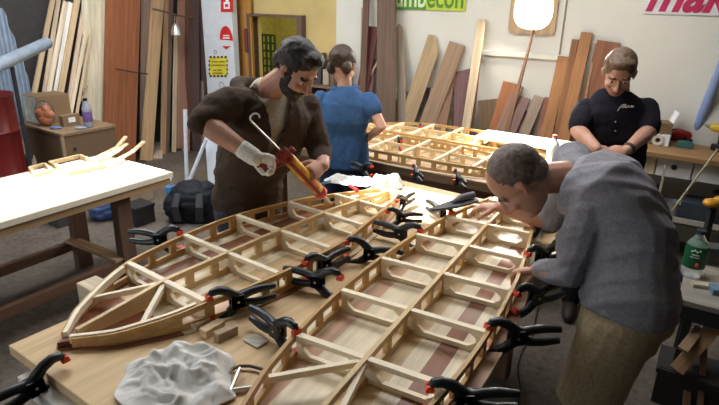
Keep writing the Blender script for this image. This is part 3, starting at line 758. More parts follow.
remesh(mb, 'shoes', plain('dark_leather', (.03, .022, .018), .6), wm, .01, 2)

# ---- the man in black at the bench end
bf = V((-.38, -.92, 0)).normalized(); brt = bf.cross(V((0, 0, 1)))          # his right is picture-left
bpel = V((1.56, 3.40, .95))
bk = empty('person', V((bpel.x, bpel.y, 0)), 'person in a black polo shirt looking down at joined hands by the rear bench', 'person')
bhc = at(619, 73, 3.30); bneck = at(619, 97, 3.38)
KM = head_frame(bhc, V((-.30, -.84, -.50)), V((-.15, -.50, .86)), 1.07)
bsR = at(586, 106, 3.38); bsL = at(647, 105, 3.32)
beR = at(577, 130, 3.26); beL = at(650, 130, 3.20); bwR = at(597, 149, 3.06); bwL = at(627, 150, 3.05)
rt_ = (bsR-bsL).normalized(); bch = (bsR+bsL)/2
secs = [(bpel+V((0, 0, -.10)), rt_, .17, .13), (bpel+V((0, 0, .02)), rt_, .18, .14), (bpel+V((0, 0, .22)), rt_, .18, .14), (bch+V((0, 0, -.16)), rt_, .172, .13), (bch+V((0, 0, -.03)), rt_, .168, .11), (bch+V((0, 0, .045)), rt_, .11, .08), (bneck, rt_, .06, .06)]
mb = MB(); head(mb, KM); torso(mb, secs, grow=-.02); limb(mb, [bch, bneck.lerp(bhc, .2), bhc+(bneck-bhc)*.3], [.068, .06, .058])
for s_, e_, w_ in ((bsR, beR, bwR), (bsL, beL, bwL)):
    limb(mb, [s_-V((0, 0, .03)), e_], [.045, .042]); limb(mb, [e_, e_.lerp(w_, .3), w_], [.043, .046, .03])
hand(mb, bwR, V((.75, -.25, -.25)), V((.1, .55, -.8)), 1, (.5, .6, .4)); hand(mb, bwL, V((-.85, -.15, -.2)), V((.1, .6, -.75)), -1, (.5, .6, .4))
for s_ in (1, -1):
    hp = bpel+rt_*.09*s_; limb(mb, [hp, hp+V((0, 0, -.43)), V((hp.x, hp.y, .09))], [.085, .055, .04])
remesh(mb, 'body', [SKIN, LIP, HAIRS, EYEW, IRIS], bk, .0055, 3, matf=face_mat(KM))
hair([((0, -.022, .042), (.084, .100, .088)), ((0, .042, .092), (.064, .046, .028)), ((.066, -.004, .025), (.016, .028, .042)), ((-.066, -.004, .025), (.016, .028, .042))], KM, HAIRS, bk, amp=.0025, sc=30)
BLK = cloth('black_polo', (.016, .014, .020), 80, .85, .4, 8)
kf = V((-rt_.y, rt_.x, 0)); kf = kf if kf.dot(bf) > 0 else -kf
mb = MB(); torso(mb, [(c, r, a+.02, b+.02) for c, r, a, b in secs[:-1]]+[(bneck+V((0, 0, -.03)), rt_, .085, .08)])
limb(mb, [bsR-V((0, 0, .02)), bsR.lerp(beR, .85)], [.066, .064]); limb(mb, [bsL-V((0, 0, .02)), bsL.lerp(beL, .85)], [.066, .064])
for q in (bsR, bsL): limb(mb, [bneck-V((0, 0, .065)), bneck.lerp(q, .5)-V((0, 0, .045)), q-V((0, 0, .025))], [.07, .068, .062])
def kcut(c):
    q = c-bneck; x = q.dot(rt_); y = q.dot(kf); return y > .02 and -.085 < q.z < .04 and abs(x) < .024*(1+q.z/.085)
polo = remesh(mb, 'polo_shirt', BLK, bk, .008, 2, disp=folds(.008, 6., (.3, 0, 1), 1.8, 9.))
mb = MB()
for s_ in (1, -1):
    cl = [bneck+rt_*s_*(.07*math.cos(a))+kf*(.075*math.sin(a)+.004)+V((0, 0, -.02-.035*max(0, math.sin(a)))) for a in [-1.3+2.6*i/10 for i in range(11)]]
    mb.tube(cl, [.012]+[.017]*9+[.010], 8, flat=1.)
remesh(mb, 'collar', BLK, bk, .006, 1)
# white chest mark: a flourish and a short line of script
ld = (bhc-bhc)  # origin helper
lc = at(629, 107, 3.10); 
o_ = bch
def chest_pt(px, py):
    dgv = bpy.context.evaluated_depsgraph_get(); org = V((0, 0, CAMZ)); d_ = ray(px, py).normalized()
    inv = polo.matrix_world.inverted(); ok, loc, nn, i = polo.ray_cast(inv @ org, (inv.to_3x3() @ d_).normalized())
    return (loc-d_*.002) if ok else at(px, py, 3.12)
bpy.context.view_layer.update()
mb = MB()
LOGO = [[(617.5, 111), (620, 107.5), (622.5, 105), (625, 104.6), (626, 105.6)], [(622, 107.8), (624, 106.6), (626.5, 107.6)], [(627, 107.8), (627.4, 105.6), (628.4, 107.6), (629, 105.6), (629.9, 107.6)], [(630.6, 107.6), (631.2, 105.6), (632, 107.4), (632.8, 105.6), (633.4, 107.4)]]
for st in LOGO: mb.tube([chest_pt(*p) for p in st], .0038, 6, flat=.5)
wb(mb, 'chest_logo', plain('white_thread', (.8, .8, .8), .7), bk)
mb = MB()
for p in ((615.5, 122), (615.5, 131)): mb.ell(chest_pt(*p), (.005, .005, .005))
wb(mb, 'button', plain('grey_button', (.4, .4, .4), .4), bk)
mb = MB(); mb.ell(bpel+V((0, 0, -.05)), (.18, .145, .10))
for s_ in (1, -1):
    hp = bpel+rt_*.09*s_; limb(mb, [hp, hp+V((0, 0, -.43)), V((hp.x, hp.y, .10))], [.11, .082, .07])
remesh(mb, 'trousers', cloth('dark_trousers', (.02, .02, .022)), bk, .009, 2)
mb = MB()
for s_ in (1, -1):
    hp = bpel+rt_*.09*s_; foot(mb, (hp.x, hp.y, .09), bf); mb.tube([(hp.x, hp.y, .03), (hp.x, hp.y, .12)], [.05, .05], 10)
remesh(mb, 'shoes', plain('dark_leather', (.03, .022, .018), .6), bk, .01, 2)
wb(MB().lathe([(.034, -.012), (.036, -.008), (.036, .008), (.034, .012)], 16, M=zframe(beL.lerp(bwL, .93), bwL-beL)), 'wristwatch', plain('dark_strap', (.05, .045, .04), .4), bk)

# ---- the bald man bending over the table
pel = V((.99, 1.80, 1.0)); df = -PU; 
bm_ = empty('person', V((pel.x, pel.y, 0)), 'person with shaved head, grey long-sleeved top and khaki shorts bending over the overhanging board', 'person')
mid = at(632, 236, 1.88); ch = at(605, 190, 1.98); nb = at(572, 176, 2.08)
hc = at(519, 181, 1.99)
GHM = head_frame(hc, V((-.50, .10, -.86)), V((-.84, .12, .50)), 1.13)
shR = at(572, 160, 2.22); shL = at(590, 208, 1.86)
elL = at(568, 272, 1.82); wrL = at(538, 270, 1.93)
elR = at(553, 222, 2.42); wrR = at(500, 207, 2.50)
rt0 = df.cross(V((0, 0, 1))); rtS = (shR-shL).normalized()
secs = [(pel+V((-.03, 0, -.12)), rt0, .165, .125), (pel, rt0, .17, .13), (pel.lerp(mid, .5), rt0, .165, .125), (mid, rt0*.6+rtS*.4, .175, .125), (mid.lerp(ch, .55), rtS, .19, .13), (ch, rtS, .20, .125), (ch.lerp(nb, .6), rtS, .16, .10), (nb, rtS, .07, .065)]
mb = MB(); head(mb, GHM); torso(mb, secs, grow=-.022); limb(mb, [ch.lerp(nb, .5), nb, nb.lerp(hc, .6)], [.072, .064, .060])
limb(mb, [shL, elL], [.05, .042]); limb(mb, [elL, elL.lerp(wrL, .4), wrL], [.043, .045, .03]); limb(mb, [shR, elR], [.05, .042]); limb(mb, [elR, elR.lerp(wrR, .35), wrR], [.043, .044, .030])
hand(mb, wrR, V((-.62, .30, -.10)), V((.1, -.1, -1)), 1, (.35, .5, .4)); hand(mb, wrL, V((-.5, .5, -.35)), V((-.3, 0, -1)), -1, (.5, .7, .5))
LEG = []
for s_ in (1, -1):
    hp = pel+rt0*.095*s_+V((-.01, 0, -.06)); kn = hp+V((-.095, -.02, -.42))+rt0*.0*s_; an = V((kn.x+.02, kn.y, .09)); LEG.append((hp, kn, an))
    limb(mb, [hp, kn, kn.lerp(an, .3), an], [.085, .058, .06, .038])
remesh(mb, 'body', [SKIN, LIP, HAIRG, EYEW, IRIS], bm_, .0055, 3, matf=face_mat(GHM))
hair([((0, -.022, .036), (.0795, .0945, .088)), ((0, -.06, -.01), (.062, .048, .05))], GHM, HAIRG, bm_, 'cropped_hair', amp=.0008, sc=90)
GREY = cloth('grey_top', (.29, .28, .305), 90, .9, .35, 6)
mb = MB(); torso(mb, [(c, r, a+.022, b+.022) for c, r, a, b in [(pel+V((-.006, 0, -.025)), rt0, .182, .148), (pel+V((-.002, 0, .012)), rt0, .178, .142)]+secs[2:-1]]+[(nb.lerp(ch, .12), rtS, .095, .09)])
limb(mb, [nb.lerp(ch, .3), shL], [.08, .075]); limb(mb, [nb.lerp(ch, .3), shR], [.085, .078]); limb(mb, [shL, shL.lerp(elL, .5), elL, elL.lerp(wrL, .9)], [.082, .078, .064, .046]); limb(mb, [shR, elR, elR.lerp(wrR, .15)], [.078, .062, .052])
spd = (ch-pel).normalized()
def fold2(p, n_):
    t_ = max(0, min(1, (p-pel).dot(spd)/.45)); k = .6+.8*(1-abs(t_-.45))
    q = V((p.dot(spd)*2.2+p.dot(rt0)*.9, p.dot(rt0)*.5, p.z*.4))*6.5
    return .012*k*(noise.noise(q)+.5*noise.noise(q*2.1+V((3, 3, 3))))
remesh(mb, 'long_sleeved_top', GREY, bm_, .0075, 2, disp=fold2)
mb = MB(); 
hemd = 0
for hp, kn, an in LEG:
    e_ = hp.lerp(kn, .80)
    mb.tube([hp+V((0, 0, .05)), hp, hp.lerp(kn, .4), e_, e_+(kn-hp).normalized()*.012], [.10, .122, .117, .112, .09], 16)
mb.ell(pel+V((.012, 0, -.06)), (.160, .165, .085)); torso(mb, [(c, r, a+.012, b+.012) for c, r, a, b in [(pel+V((-.02, 0, -.14)), rt0, .175, .13), (pel+V((-.01, 0, -.03)), rt0, .180, .136), (pel+V((.0, 0, .05)), rt0, .176, .134)]])
remesh(mb, 'shorts', cloth('khaki_shorts', (.50, .40, .24), 90, .9, .35, 7), bm_, .008, 2, disp=folds(.008, 6.5, (0, 0, 1), .7, 4.))
mb = MB()
for hp, kn, an in LEG:
    foot(mb, an, df); mb.tube([(an.x, an.y, .03), (an.x, an.y, .12)], [.05, .046], 10)
remesh(mb, 'shoes', plain('dark_leather', (.03, .022, .018), .6), bm_, .01, 2)
# ---------------------------------------------------------------- leaning timber
def lean_plank(o0, n, ax, xl, xr, yt, xlow, ylow, col, label, th=.024, shape=None, group=None, zbase=0., name='plank', taper=1., rough=.6):
    """o0, n: plane of the leaning face; ax: direction of the wall; the foot stands on the floor (or zbase)"""
    T = on_plane((xl+xr)/2, yt, o0, n); B = on_plane(xlow, ylow, o0, n)
    wd = abs((on_plane(xr, yt, o0, n)-on_plane(xl, yt, o0, n)).dot(ax))
    d = (T-B).normalized(); base_ = T - d*((T.z-zbase)/d.z); L = (T-base_).length
    nn = V(n).normalized(); x = d.cross(nn).normalized(); 
    if x.dot(ax) < 0: x = -x
    wd = wd*abs(x.dot(ax))
    y = d.cross(x); M = Matrix((x, y, d)).transposed().to_4x4(); M.translation = base_ + V((0, 0, .004))
    w2, w1 = wd/2, wd/2*taper
    tops = {None: [(-w1, 0), (w1, 0)], 'slant': [(-w1, 0), (-w1*.2, .005), (w1, -wd*.9)], 'slantl': [(-w1, -wd*.7), (w1, 0)], 'point': [(-w1, -wd*.9), (-w1*.4, -wd*.25), (0, 0), (w1*.5, -wd*.2), (w1, -wd*.8)],
            'ragged': [(-w1, -.03), (-w1*.6, .0), (-w1*.2, -.03), (w1*.2, .01), (w1*.6, -.04), (w1, -.02)], 'cut': [(-w1, -.02), (w1, 0)]}[shape]
    poly = [(-w2, 0), (w2, 0)] + [(x_, L+z_) for x_, z_ in reversed(tops)]
    k = len(poly); vs = [(x_, -th/2, z_) for x_, z_ in poly]+[(x_, th/2, z_) for x_, z_ in poly]
    fs = [tuple(range(k)), tuple(reversed(range(k, 2*k)))] + [(j, (j+1) % k, k+(j+1) % k, k+j) for j in range(k)]
    o = MB().add(vs, fs).build(name, wood(col, 'Z', rough, .66), M=M, bevel=.003)
    return tag(o, label, 'timber', group)
GB = 'planks leaning on the white wall'; KB = .16
def back(off, *a, **k):
    a = list(a); a[5] = tuple(x*.8 for x in a[5]); th = k.get('th', .024); v_ = VB-.012-th
    zt_ = on_plane((a[0]+a[1])/2, a[2], W(0, v_), EV).z; kk = (.22+off*1.6)/zt_
    return lean_plank(W(0, v_, zt_), EV-V((0, 0, kk)), PU, *a, group=GB, **k)
back(.10, 378, 396, -40, 386, 110, (.20, .125, .085), 'tall dull brown plank reaching out of view beneath the green banner', th=.04)
back(.04, 365, 371, -40, 362, 110, (.20, .11, .07), 'narrow brown batten rising out of view next to the tall dull plank')
back(.07, 368, 379, 27, 359, 110, (.16, .05, .04), 'dark red plank behind the shoulder of the blue-shirted woman')
back(.15, 371, 377, 60, 367, 110, (.20, .09, .10), 'purplish board in front of the dark red plank')
back(.20, 384, 386.5, 50, 360, 92, (.66, .52, .34), 'thin pale stick slanting across the dark red plank', th=.01)
back(.02, 361.5, 364.5, 8, 361, 110, (.62, .48, .30), 'thin pale batten beside the narrow brown batten', th=.015)
back(.05, 395, 403, 24, 402, 100, (.42, .33, .25), 'greyish paling with a pointed top and a pale tie', shape='point')
back(.13, 397, 408, 92, 402, 125, (.52, .38, .24), 'short pale offcut board standing before the pointed paling')
back(.16, 396, 407, 99, 400, 130, (.23, .12, .11), 'short purplish board below the pale offcut')
back(.06, 428, 444, 37, 406, 125, (.55, .38, .21), 'wide tan plank with a slanted top corner', shape='slant')
back(.10, 449, 466, 44, 427, 125, (.42, .27, .16), 'wide square-ended tan plank beside the slant-topped one')
back(.14, 442, 457, 67, 440, 125, (.34, .19, .11), 'brown board between the square-ended tan plank and the purple-brown board', shape='cut')
back(.12, 455, 470, 70, 461, 125, (.22, .11, .105), 'purple-brown board in front of the cream batten', shape='cut')
back(.18, 411, 426, 87, 407, 125, (.50, .34, .19), 'short tan board in front of the slant-topped plank')
back(.22, 426, 430, 88, 424, 125, (.10, .07, .06), 'dark slim batten between the short tan board and its taller neighbour', th=.015)
back(.23, 446, 453, 112, 449, 128, (.56, .40, .24), 'shortest pale stub in front of the lower boards')
back(.20, 478, 486, 20, 466, 128, (.72, .56, .36), 'long cream batten crossing the purple-brown board', th=.03)
back(.19, 476, 481, 57, 471, 128, (.20, .09, .05), 'dark narrow board hugging the long cream batten')
back(.03, 478, 501, 100, 490, 130, (.24, .15, .08), 'low olive-brown panel between the cream batten and the red-brown planks', th=.03)
back(.08, 503, 517, 83, 497, 125, (.42, .16, .06), 'red-brown plank with a square top, left of the curved spike'.replace(', left of', ' near'))
back(.13, 514, 524, 86, 502, 128, (.33, .19, .13), 'dull brown plank overlapping the red-brown square one')
back(.18, 530.5, 540.5, 24, 513, 108, (.26, .13, .07), 'tall curved spike of timber in front of the bright window', taper=.08, th=.03)
back(.17, 520, 531, 98, 512, 130, (.27, .16, .13), 'short dull plank behind the spike foot')
back(.10, 534, 545, 97, 526, 130, (.40, .29, .21), 'short greyish plank between the spike and the orange planks')
back(.06, 545, 553, 98, 541, 130, (.28, .11, .07), 'short red plank next to the orange planks')
back(.09, 558, 570, 57, 549, 125, (.44, .20, .075), 'outer orange plank with the lowest top')
back(.06, 572, 579, 40, 559, 125, (.34, .15, .06), 'narrow dark orange plank between two wide orange ones')
back(.12, 581, 593, 33, 567, 125, (.46, .21, .08), 'tallest orange plank beside the man in black')
back(.10, 594.5, 597, 44, 588, 85, (.50, .34, .18), 'thin light edge strip next to the tallest orange plank', th=.015)
back(.03, 597, 621, 42, 592, 100, (.36, .14, .065), 'broad red-brown panel behind the head of the man in black', th=.02)
back(.07, 588, 612, 80, 584, 125, (.46, .2, .08), 'lower broad orange panel behind the shoulder of the man in black', th=.02)
back(0.03, 409, 421, 104, 404, 128, (0.16, 0.08, 0.075), 'dark purple low board next to the short pale offcut')
back(0.21, 433, 441, 96, 430, 128, (0.2, 0.11, 0.08), 'narrow dark low board between two tan planks')
back(0.16, 465, 474, 92, 460, 128, (0.15, 0.08, 0.08), 'dark low board showing between the purple-brown board and the cream batten')
back(0.2, 499, 509, 110, 494, 128, (0.22, 0.12, 0.09), 'lowest dull board before the olive-brown panel')
back(0.22, 523, 533, 112, 518, 128, (0.18, 0.09, 0.07), 'lowest dark board in front of the short greyish plank')
back(0.22, 548, 556, 112, 545, 128, (0.24, 0.12, 0.08), 'lowest reddish stub at the foot of the orange planks')
back(0.2, 384, 392, 106, 388, 128, (0.14, 0.08, 0.08), 'low dark board at the foot of the tall dull plank')
# strap on the paling: part of the paling's look
# timber rack along the left wall
GL_ = 'timber leaning on the dark wall'
def left(off, *a, **k):
    th = k.get('th', .024); u_ = UL+.012+th
    zt_ = on_plane((a[0]+a[1])/2, a[2], W(u_, 0), PU).z; kk = (.14+off*1.6)/zt_
    return lean_plank(W(u_, 0, zt_), PU+V((0, 0, kk)), EV, *a, group=GL_, **k)
left(.02, 82, 109, -60, 96, 120, (.74, .66, .48), 'broad cream panel standing upright behind the pale sticks', th=.02)
left(.06, 109, 141, -60, 120, 120, (.30, .105, .045), 'widest red-brown slab standing upright beside the cream panel', th=.06)
left(.03, 141, 155, -60, 147, 120, (.26, .18, .14), 'grey-brown board between the red slab and the tan plank')
left(.10, 155, 166, -40, 147, 150, (.52, .34, .18), 'bright tan plank leaning before the grey-brown board', th=.04)
left(.05, 164, 169, -40, 163, 150, (.44, .28, .15), 'slim tan batten tucked behind the bright tan plank')
left(.04, 168, 174, -40, 166, 150, (.17, .10, .08), 'dark slim board beside the slim tan batten')
left(.08, 174, 178, 15, 174, 150, (.60, .48, .32), 'pale stick hanging below the metal work lamp', th=.02)
left(.05, 178, 192, 1, 183, 150, (.45, .25, .17), 'pinkish brown plank beside the pale stick')
back(.10, 192, 199, -40, 196, 150, (.12, .075, .07), 'almost black narrow board in the rack corner')
back(.04, 186, 194, -40, 189, 150, (.16, .085, .06), 'dark brown board squeezed into the wall corner')
back(.02, 197, 206, -40, 203, 150, (.12, .08, .07), 'dark dull board touching the white column')
back(.06, 199, 204.5, 10, 201, 150, (.34, .25, .19), 'greyish brown batten nearest the white column')
left(.14, 152, 165, 143, 157, 170, (.50, .38, .28), 'short pinkish board standing at the feet of the tall timber')
back(.2, 184, 191, 100, 186, 150, (.36, .17, .12), 'reddish short plank at the foot of the pinkish brown one')
GS = 'pale sticks leaning behind the cabinet'
for off, xl, xr, yt, xlow, col, lab in (
    (.05, 52, 57, -10, 34, (.50, .36, .22), 'tan stick with the outermost lean beside the grey pipe'),
    (.08, 58, 62, -10, 44, (.52, .40, .28), 'thin dull stick second after the outermost tan one'),
    (.14, 63, 68, 2, 48, (.72, .60, .44), 'cream stick third in the row of pale sticks'),
    (.11, 68, 73, 3, 55, (.78, .74, .68), 'whitest stick of the row of pale sticks'),
    (.13, 76, 82, -10, 60, (.56, .40, .24), 'broad tan stick in the middle of the pale sticks'),
    (.09, 82, 86, 6, 70, (.70, .52, .38), 'pinkish stick after the broad tan one'),
    (.12, 88, 92, 10, 74, (.74, .62, .44), 'short cream stick before the cream panel'),
    (.15, 93, 95.5, 12, 80, (.66, .50, .33), 'thinnest long stick on the cream panel')):
    o = left(off+.1, xl, xr, yt, xlow, 95, col, lab, th=.025, name='stick'); o['group'] = GS
o = left(.3, 97, 98.5, 59, 78, 108, (.66, .5, .32), 'short thin dowel slanting low across the cream panel', th=.012, name='stick'); o['group'] = GS

# metal clip lamp on the rack, and the rope tying it
p = on_plane(176, 30, W(UL+.35, 0, 0), PU)
lp = empty('work_lamp', p, 'small metal clip lamp hanging among the leaning timber', 'lamp')
MB().lathe([(.02, .08), (.035, .06), (.06, .0), (.068, -.06), (.064, -.06), (.055, 0), (.02, .05)], 16).build('reflector', plain('dented_aluminium', (.7, .68, .62), .3, .5, .8), lp, smooth='auto')
MB().ell((0, 0, -.03), (.035, .035, .045)).build('bulb', plain('frosted_bulb', (.8, .75, .6), .3), lp, smooth=True)
MB().tube([(0, 0, .07), (0, .03, .13), (0, .05, .18)], .008, 8).build('clip', BLACKP, lp)
rp = MB().tube([on_plane(x, y, W(UL+.33, 0, 0), PU) for x, y in ((153, 9), (162, 11), (176, 15), (186, 17), (194, 18))], .012, 8)
tag(rp.build('rope', plain('brown_rope', (.14, .09, .06), .9)), 'dark rope tied across the upright timber above the lamp', 'rope')
st = MB().tube([on_plane(x, y, W(UL+.33, 0, 0), PU) for x, y in ((116, 69), (128, 71), (139, 73), (148, 74))], .008, 8)
tag(st.build('strap', plain('dark_strap_web', (.06, .035, .03), .9)), 'dark strap across the widest red-brown slab', 'strap')

# ---------------------------------------------------------------- white column, door surroundings, wall signs
cp = on_plane(220, 60, W(0, VB-.35), EV); cu = cp.dot(PU)
c0 = on_plane(205, 60, W(0, VB-.26), EV).dot(PU); c1 = on_plane(234, 60, W(0, VB-.26), EV).dot(PU)
CMx = frame(W((c0+c1)/2, VB-.06), PU)
co = empty('service_column', CMx, 'white painted column with red and yellow safety stickers behind the bearded man', 'column')
CWd = c1-c0
MB().box((0, 0, H/2-.01), (CWd, .10, H-.02), 0, Matrix.Translation((0, -.15, 0))).build('column_body', plain('bluish_white_paint', (.66, .70, .74), .5, var=.05), co, bevel=.01)
CMi = CMx.inverted()
def cpx(x, y): 
    q = CMi @ on_plane(x, y, W(0, VB-.26), EV); return q.x, q.z
RED = plain('red_vinyl', (.62, .03, .03), .5); YEL = plain('yellow_vinyl', (.72, .62, .06), .5); BLKV = plain('black_vinyl', (.02, .02, .02), .5); WHV = plain('white_vinyl', (.85, .85, .85), .5)
def flat_poly(mb, pts, y0=-.2, d=.004, mi=0):
    n_ = len(pts); vs = [(x, y0, z) for x, z in pts]+[(x, y0-d, z) for x, z in pts]
    return mb.add(vs, [tuple(range(n_)), tuple(reversed(range(n_, 2*n_)))]+[(j, (j+1) % n_, n_+(j+1) % n_, n_+j) for j in range(n_)], mi)
def rect(x0, y0, x1, y1): return [cpx(x0, y0), cpx(x1, y0), cpx(x1, y1), cpx(x0, y1)]
mb = flat_poly(MB(), rect(221, -12, 233, 12)); flat_poly(mb, rect(224, 2, 230, 9), -.204, .002, 1); flat_poly(mb, rect(226, -8, 229, 2), -.204, .002, 1); flat_poly(mb, rect(225.5, 4, 228.5, 7), -.206, .002, 0)
mb.build('extinguisher_sign', [RED, WHV], co)
cx, cz = cpx(226.5, 40); rr = cpx(233, 40)[0]-cx
mb = flat_poly(MB(), [(cx+rr*math.cos(PI*i/12), cz+rr*1.5*math.sin(PI*i/12)) for i in range(13)])
flat_poly(mb, rect(223.5, 35, 229.5, 36.2), -.204, .002, 1); flat_poly(mb, rect(223, 37.4, 230, 38.6), -.204, .002, 1); mb.build('round_sticker', [RED, WHV], co)
flat_poly(MB(), [cpx(222, 46), cpx(231, 46), cpx(226.5, 49.5)]).build('arrow_sticker', RED, co)
mb = flat_poly(MB(), rect(209.5, 57, 227.5, 76))
for i in range(5):
    x = 210+i*3.7; flat_poly(mb, rect(x, 56, x+1.9, 58), -.204, .002, 1); flat_poly(mb, rect(x, 75, x+1.9, 77), -.204, .002, 1)
for i in range(4):
    y = 60+i*4.2; flat_poly(mb, rect(209, y, 210.3, y+2), -.204, .002, 1); flat_poly(mb, rect(226.7, y, 228, y+2), -.204, .002, 1)
for y, x0, x1 in ((61, 212, 218), (61, 219, 225), (64.5, 212, 225), (69.5, 213, 217), (69.5, 218, 222), (72.5, 213, 223)): flat_poly(mb, rect(x0, y, x1, y+1.4), -.203, .002, 2)
mb.build('hazard_sign', [YEL, BLKV, plain('olive_print', (.25, .2, .03), .5)], co)
def ringxz(mb, x, y, r, th=.004): 
    a_, b_ = cpx(x, y); return mb.tube([(a_+r*math.cos(2*PI*i/16), -.203, b_+r*math.sin(2*PI*i/16)) for i in range(17)], th, 6)
ringxz(ringxz(MB(), 215.5, 52, .022), 222, 85, .04).build('ring_marks', plain('grey_print', (.2, .2, .22), .5), co)

p0 = on_plane(236.5, 60, W(0, VB-.06), EV).dot(PU); p1 = on_plane(253, 60, W(0, VB-.06), EV).dot(PU)
tp = empty('timber_panel', frame(W((p0+p1)/2, VB-.05), PU), 'orange-brown upright panel between the white column and the doorway', 'panel')
MB().box((0, 0, 1.2), (p1-p0, .04, 2.4)).build('board', wood((.46, .22, .05), 'Z'), tp, bevel=.004)
hx = (on_plane(246, 40, W(0, VB-.09), EV)); 
MB().box(((hx.dot(PU)-(p0+p1)/2), -.035, hx.z), (.05, .03, .28)).build('handle', plain('red_brown_paint', (.16, .04, .03), .5), tp, bevel=.006)
# things seen through the doorway
g0 = on_plane(258, 48, W(0, VB+1.8), EV); g1 = on_plane(275, 48, W(0, VB+1.8), EV)
gf = empty('lattice_panel', frame(W((g0.dot(PU)+g1.dot(PU))/2, VB+1.8, .0), PU), 'dark green lattice panel seen through the doorway', 'panel')
gw = (g1-g0).dot(PU); mb = MB()
gz = on_plane(266, 35, W(0, VB+1.8), EV).z
for i in range(5): mb.box((-gw/2+gw*i/4, 0, gz/2), (.035, .03, gz))
for i in range(12): mb.box((0, 0, .03+i*(gz-.03)/11), (gw, .03, .03))
mb.build('lattice', plain('dark_green_paint', (.03, .07, .02), .6), gf)
for x, lab in ((302, 'grey-brown board standing beyond the door jamb'), ): pass
# shelf of odds and ends between the bearded man and the woman
s0 = on_plane(304, 50, W(0, VB-.4), EV); s1 = on_plane(334, 50, W(0, VB-.4), EV); sw = (s1-s0).dot(PU)
sh = empty('storage_shelf', frame(W((s0.dot(PU)+s1.dot(PU))/2, VB-.22), PU), 'low cluttered shelf unit against the yellow wall behind the two workers', 'shelf')
SZ = s0.z-.05
for x in (-sw/2+.02, sw/2-.02): MB().box((x, 0, SZ/2), (.04, .38, SZ)).build('side_panel', wood((.16, .1, .06), 'Z'), sh)
for z in (.15, .75, SZ-.33): MB().box((0, 0, z), (sw-.08, .38, .03)).build('shelf_board', wood((.2, .13, .08), 'X'), sh)
bx_ = [(-.3, .16, .2, (.28, .2, .14)), (-.08, .18, .26, (.06, .05, .05)), (.14, .16, .17, (.42, .34, .25)), (.3, .12, .22, (.12, .11, .1))]
for (x, w_, h_, c), lab in zip(bx_, ('brown carton on the cluttered shelf behind the head of the bearded man', 'black tub on the cluttered shelf', 'pale carton on the cluttered shelf beside the black tub', 'grey tin on the cluttered shelf next to the woman')):
    o = MB().box((x*sw/.8, -.05, SZ-.315+.002+h_/2), (w_*sw/.8, .2, h_)).build('shelf_item', plain('carton_%.2f' % c[0], c), M=sh.matrix_world.copy(), bevel=.006)
    o.name = 'carton' if 'carton' in lab else ('tub' if 'tub' in lab else 'tin'); tag(o, lab, 'box', 'odds and ends on the cluttered shelf')

def font(name, txt, size, M, mat, parent, shear=0., ext=.003, off=0., align='LEFT', sx=1., space=1.):
    c = bpy.data.curves.new(name, 'FONT'); c.body = txt; c.size = size; c.shear = shear; c.extrude = ext; c.offset = off; c.align_x = align; c.space_character = space; c.resolution_u = 4
    tmp = bpy.data.objects.new('tmp', c); COL.objects.link(tmp); dg = bpy.context.evaluated_depsgraph_get()
    me = bpy.data.meshes.new_from_object(tmp.evaluated_get(dg)); bpy.data.objects.remove(tmp); bpy.data.curves.remove(c); me.name = name
    xs = [v.co.x for v in me.vertices]; x0, x1 = min(xs), max(xs)
    if sx != 1.:
        for v in me.vertices: v.co.x = (v.co.x-x0)/(x1-x0)*sx
    me.materials.clear(); me.materials.append(mat)
    o = bpy.data.objects.new(name, me); COL.objects.link(o); o.parent = parent; o.matrix_local = M; return o
XZ = Matrix.Rotation(PI/2, 4, 'X')
a_ = on_plane(392, 9.5, W(0, VB-.02), EV); b_ = on_plane(465, 10.5, W(0, VB-.02), EV); bw_ = (b_-a_).dot(PU); zb = (a_.z+b_.z)/2
bn = empty('shop_banner', frame(W(a_.dot(PU), VB-.012, zb), PU), 'green and yellow banner with a shop name high on the white wall', 'banner')
mb = MB().box((bw_*.24, 0, .16), (bw_*.48, .012, .32)).box((bw_*.74, 0, .16), (bw_*.52, .012, .32), 1)
mb.build('banner_sheet', [plain('banner_green', (.10, .30, .03), .5), plain('banner_lime', (.52, .62, .05), .5)], bn)
font('lettering', 'timb', .30, Matrix.Translation((bw_*.02, -.008, .028)) @ XZ, plain('banner_white', (.72, .82, .5), .5), bn, sx=bw_*.46, off=.004)
font('lettering', 'econ', .30, Matrix.Translation((bw_*.49, -.008, .028)) @ XZ, plain('banner_dark_green', (.09, .26, .02), .5), bn, sx=bw_*.48, off=.004)
a_ = on_plane(642, 14.5, W(0, VB-.02), EV); b_ = on_plane(719, 14.5, W(0, VB-.02), EV); bw_ = (b_-a_).dot(PU)*1.75
bn = empty('tool_banner', frame(W(a_.dot(PU), VB-.012, (a_.z+b_.z)/2), PU), 'white banner with a slanted crimson brand name high above the side bench', 'banner')
MB().box((bw_/2, 0, .25), (bw_, .012, .5)).build('banner_sheet', plain('banner_sheet_white', (.72, .72, .74), .5), bn)
font('lettering', 'makita', .42, Matrix.Translation((.02, -.008, .03)) @ XZ, plain('crimson_print', (.50, .02, .09), .5), bn, shear=.35, sx=bw_*.96, off=.012)

